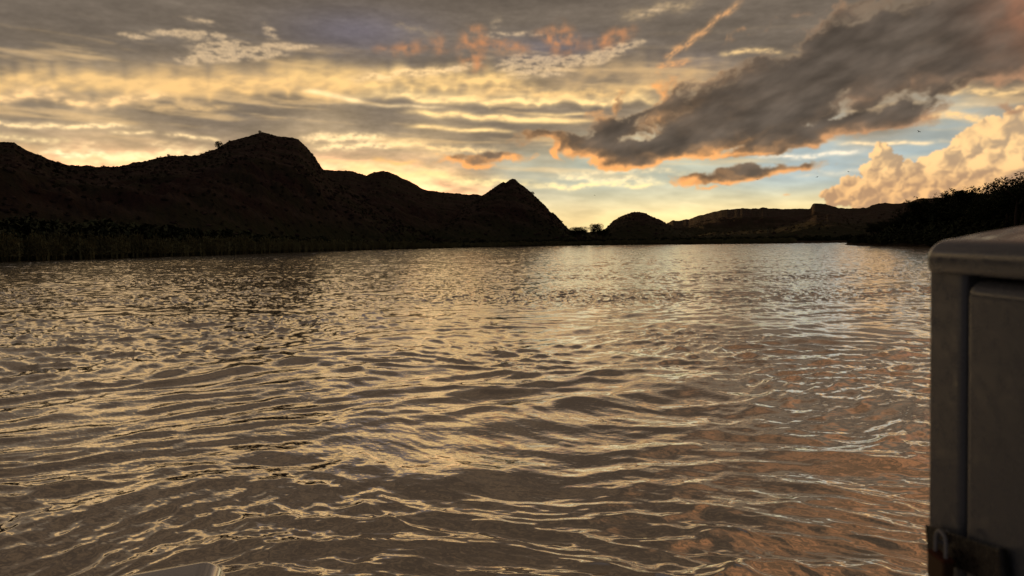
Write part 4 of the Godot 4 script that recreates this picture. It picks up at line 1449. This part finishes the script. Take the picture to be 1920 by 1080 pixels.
func make_boat() -> void:
	# the boat that carries the locker; its deck lies below the frame
	var boat := thing("boat", "boat deck under the locker", "boat", Vector3(0, 0, 0.4))
	put("deck", rounded_box(Vector3(2.3, 0.06, 5.0), 0.02), M.deck, boat, Vector3(0, 0.72, 0))
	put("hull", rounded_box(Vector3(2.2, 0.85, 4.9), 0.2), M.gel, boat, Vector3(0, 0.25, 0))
	# the locker
	var x := 0.482
	var locker := thing("locker", "pale moulded locker with rounded lid at the frame edge, its shade put into dark grey paint", "locker", Vector3(0.72, 0.75, -0.4))
	var at := func(p: Vector3) -> Vector3: return p - Vector3(0.72, 0.75, -0.4)
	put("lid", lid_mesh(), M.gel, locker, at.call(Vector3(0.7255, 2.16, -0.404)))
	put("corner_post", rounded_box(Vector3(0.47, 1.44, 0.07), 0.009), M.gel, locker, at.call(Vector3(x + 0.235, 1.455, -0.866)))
	put("back_panel", rounded_box(Vector3(0.44, 1.405, 0.93), 0.01), M.near_black, locker, at.call(Vector3(x + 0.262, 1.457, -0.37)))  # its black colour carries the shade in the gap round the door
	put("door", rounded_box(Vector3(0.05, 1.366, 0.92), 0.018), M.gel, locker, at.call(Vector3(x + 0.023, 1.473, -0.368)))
	# the bolt over the door's edge
	var hasp := Node3D.new()
	hasp.name = "hasp"
	locker.add_child(hasp)
	hasp.position = at.call(Vector3(0.4725, 1.862, -0.811))
	hasp.rotation.x = deg_to_rad(-10.3)
	var plate := put("plate", rounded_box(Vector3(0.003, 0.036, 0.142), 0.001, 2), M.steel, hasp)
	put("knuckle", rounded_box(Vector3(0.010, 0.042, 0.010), 0.004, 3), M.steel, hasp, Vector3(-0.001, 0.0, 0.072))
	put("foot", rounded_box(Vector3(0.009, 0.030, 0.030), 0.001, 2), M.steel, hasp, Vector3(0.006, 0, 0.05))
	var st := SurfaceTool.new()
	st.begin(Mesh.PRIMITIVE_TRIANGLES)
	var pts := []
	var rad := []
	for k in 9:
		var a := PI * k / 8.0
		pts.append(Vector3(0.004 - sin(a) * 0.014, cos(a) * 0.006, 0))
		rad.append(0.0024)
	tube(st, pts, rad, 8)
	put("staple", st.commit(), M.shackle, hasp, Vector3(0, 0.010, -0.033))
	locker.rotation.z = deg_to_rad(0.8)
	locker.position.x += 0.0225
	# the padlock that hangs in the staple
	var lock := thing("padlock", "small brass padlock hanging from the locker's dark hasp", "padlock", Vector3(0.4645, 1.853, -0.826))
	st = SurfaceTool.new()
	st.begin(Mesh.PRIMITIVE_TRIANGLES)
	pts = [Vector3(0, -0.004, -0.010)]
	rad = [0.0021]
	for k in 11:
		var a := PI * k / 10.0
		pts.append(Vector3(0, 0.014 + sin(a) * 0.010, -cos(a) * 0.010))
		rad.append(0.0021)
	pts.append(Vector3(0, -0.004, 0.010))
	rad.append(0.0021)
	tube(st, pts, rad, 10)
	put("shackle", st.commit(), M.shackle, lock)
	put("body", rounded_box(Vector3(0.013, 0.030, 0.033), 0.003, 3), M.brass, lock, Vector3(0, -0.017, 0))
	put("rust_cap", rounded_box(Vector3(0.0135, 0.004, 0.0335), 0.0015, 2), M.rust, lock, Vector3(0, -0.0035, 0))
	# a glossy rounded moulding at the boat's edge
	var cover := thing("moulded_cover", "glossy dark rounded moulding with a rounded corner above the water's near edge", "boat cover", Vector3(-1.275, 0.697, -2.60))
	cover.rotation = Vector3(0, deg_to_rad(14.0), deg_to_rad(4.5))
	put("shell", rounded_box(Vector3(0.54, 0.34, 0.36), 0.085, 12), M.gloss, cover, Vector3(0, 0.172, 0))
	put("skirt", rounded_box(Vector3(0.55, 0.06, 0.36), 0.02, 4), M.near_black, cover, Vector3(0, 0.03, 0))

# lid: rounded rim, crowned towards the middle
func lid_mesh() -> ArrayMesh:
	var w := 0.504
	var l := 1.03
	var prof := []      # inset from the rim, height
	for k in 9:
		var a := PI * 0.5 * k / 8.0
		prof.append(Vector2(0.008 * (1.0 - sin(a)), 0.008 * (1.0 - cos(a))))
	for k in 11:
		var a := PI * 0.5 * k / 10.0
		prof.append(Vector2(0.026 * (1.0 - cos(a)), 0.016 + 0.023 * sin(a)))
	for k in 8:
		var f := (k + 1) / 8.0
		prof.append(Vector2(0.026 + 0.194 * f, 0.039 + 0.030 * sin(f * PI * 0.5)))
	prof.push_front(Vector2(0.24, 0.0))
	var st := SurfaceTool.new()
	st.begin(Mesh.PRIMITIVE_TRIANGLES)
	var ring := 48
	for k in prof.size():
		var inset: float = prof[k].x
		for i in ring:
			var a := TAU * i / ring
			var rc := maxf(0.045 - inset, 0.002)
			var cx := w * 0.5 - inset - rc
			var cz := l * 0.5 - inset - rc
			var p := Vector3(signf(cos(a)) * cx + cos(a) * rc, prof[k].y, signf(sin(a)) * cz + sin(a) * rc)
			st.add_vertex(p)
	var top := prof.size() * ring
	st.add_vertex(Vector3(0, prof[prof.size() - 1].y, 0))
	st.add_vertex(Vector3(0, 0, 0))
	for k in prof.size() - 1:
		for i in ring:
			var j := (i + 1) % ring
			for q in [k * ring + i, (k + 1) * ring + j, (k + 1) * ring + i, k * ring + i, k * ring + j, (k + 1) * ring + j]:
				st.add_index(q)
	for i in ring:
		var j := (i + 1) % ring
		for q in [top, (prof.size() - 1) * ring + i, (prof.size() - 1) * ring + j, top + 1, j, i]:
			st.add_index(q)
	st.generate_normals()
	return st.commit()

# ---------------------------------------------------------------- birds
func make_birds() -> void:
	var st := SurfaceTool.new()
	st.begin(Mesh.PRIMITIVE_TRIANGLES)
	tube(st, [Vector3(0, 0, -0.09), Vector3(0, 0.005, -0.05), Vector3(0, 0, 0.0), Vector3(0, 0, 0.07), Vector3(0, 0.0, 0.12)], [0.004, 0.018, 0.024, 0.014, 0.002], 8)
	for s in [-1.0, 1.0]:
		var a := [Vector3(0.015 * s, 0.01, -0.035), Vector3(0.10 * s, 0.045, -0.045), Vector3(0.20 * s, 0.03, 0.02), Vector3(0.10 * s, 0.04, 0.02), Vector3(0.015 * s, 0.01, 0.035)]
		for q in [0, 1, 3, 0, 3, 4, 1, 2, 3]:
			st.add_vertex(a[q])
		for q in [0, 3, 1, 0, 4, 3, 1, 3, 2]:
			st.add_vertex(a[q] - Vector3(0, 0.003, 0))
		for q in [Vector3(0, 0.002, 0.10), Vector3(0.03 * s, 0.002, 0.17), Vector3(0, 0.0, 0.12)]:
			st.add_vertex(q)
	var mesh := st.commit()
	var spots := [[Vector3(32.48, 10.42, -62.01), "small bird against the grey cloud bank's right end"], [Vector3(31.86, 8.28, -73.38), "small bird in the blue gap beside the cumulus tower"], [Vector3(31.15, 8.26, -79.09), "small bird by the tail of the small dark cloud"], [Vector3(28.72, 8.93, -90.56), "small bird under the small dark cloud"], [Vector3(11.81, 8.48, -109.36), "tiny bird in the clear sky above the gap between the hills"]]
	for s in spots:
		var o := put("flying_bird", mesh, M.feather, self, s[0])
		o.rotation = Vector3(rng.randf_range(-0.3, 0.3), rng.randf() * TAU, rng.randf_range(-0.5, 0.5))
		o.set_meta("label", s[1])
		o.set_meta("category", "bird")
		o.set_meta("group", "birds over the river")
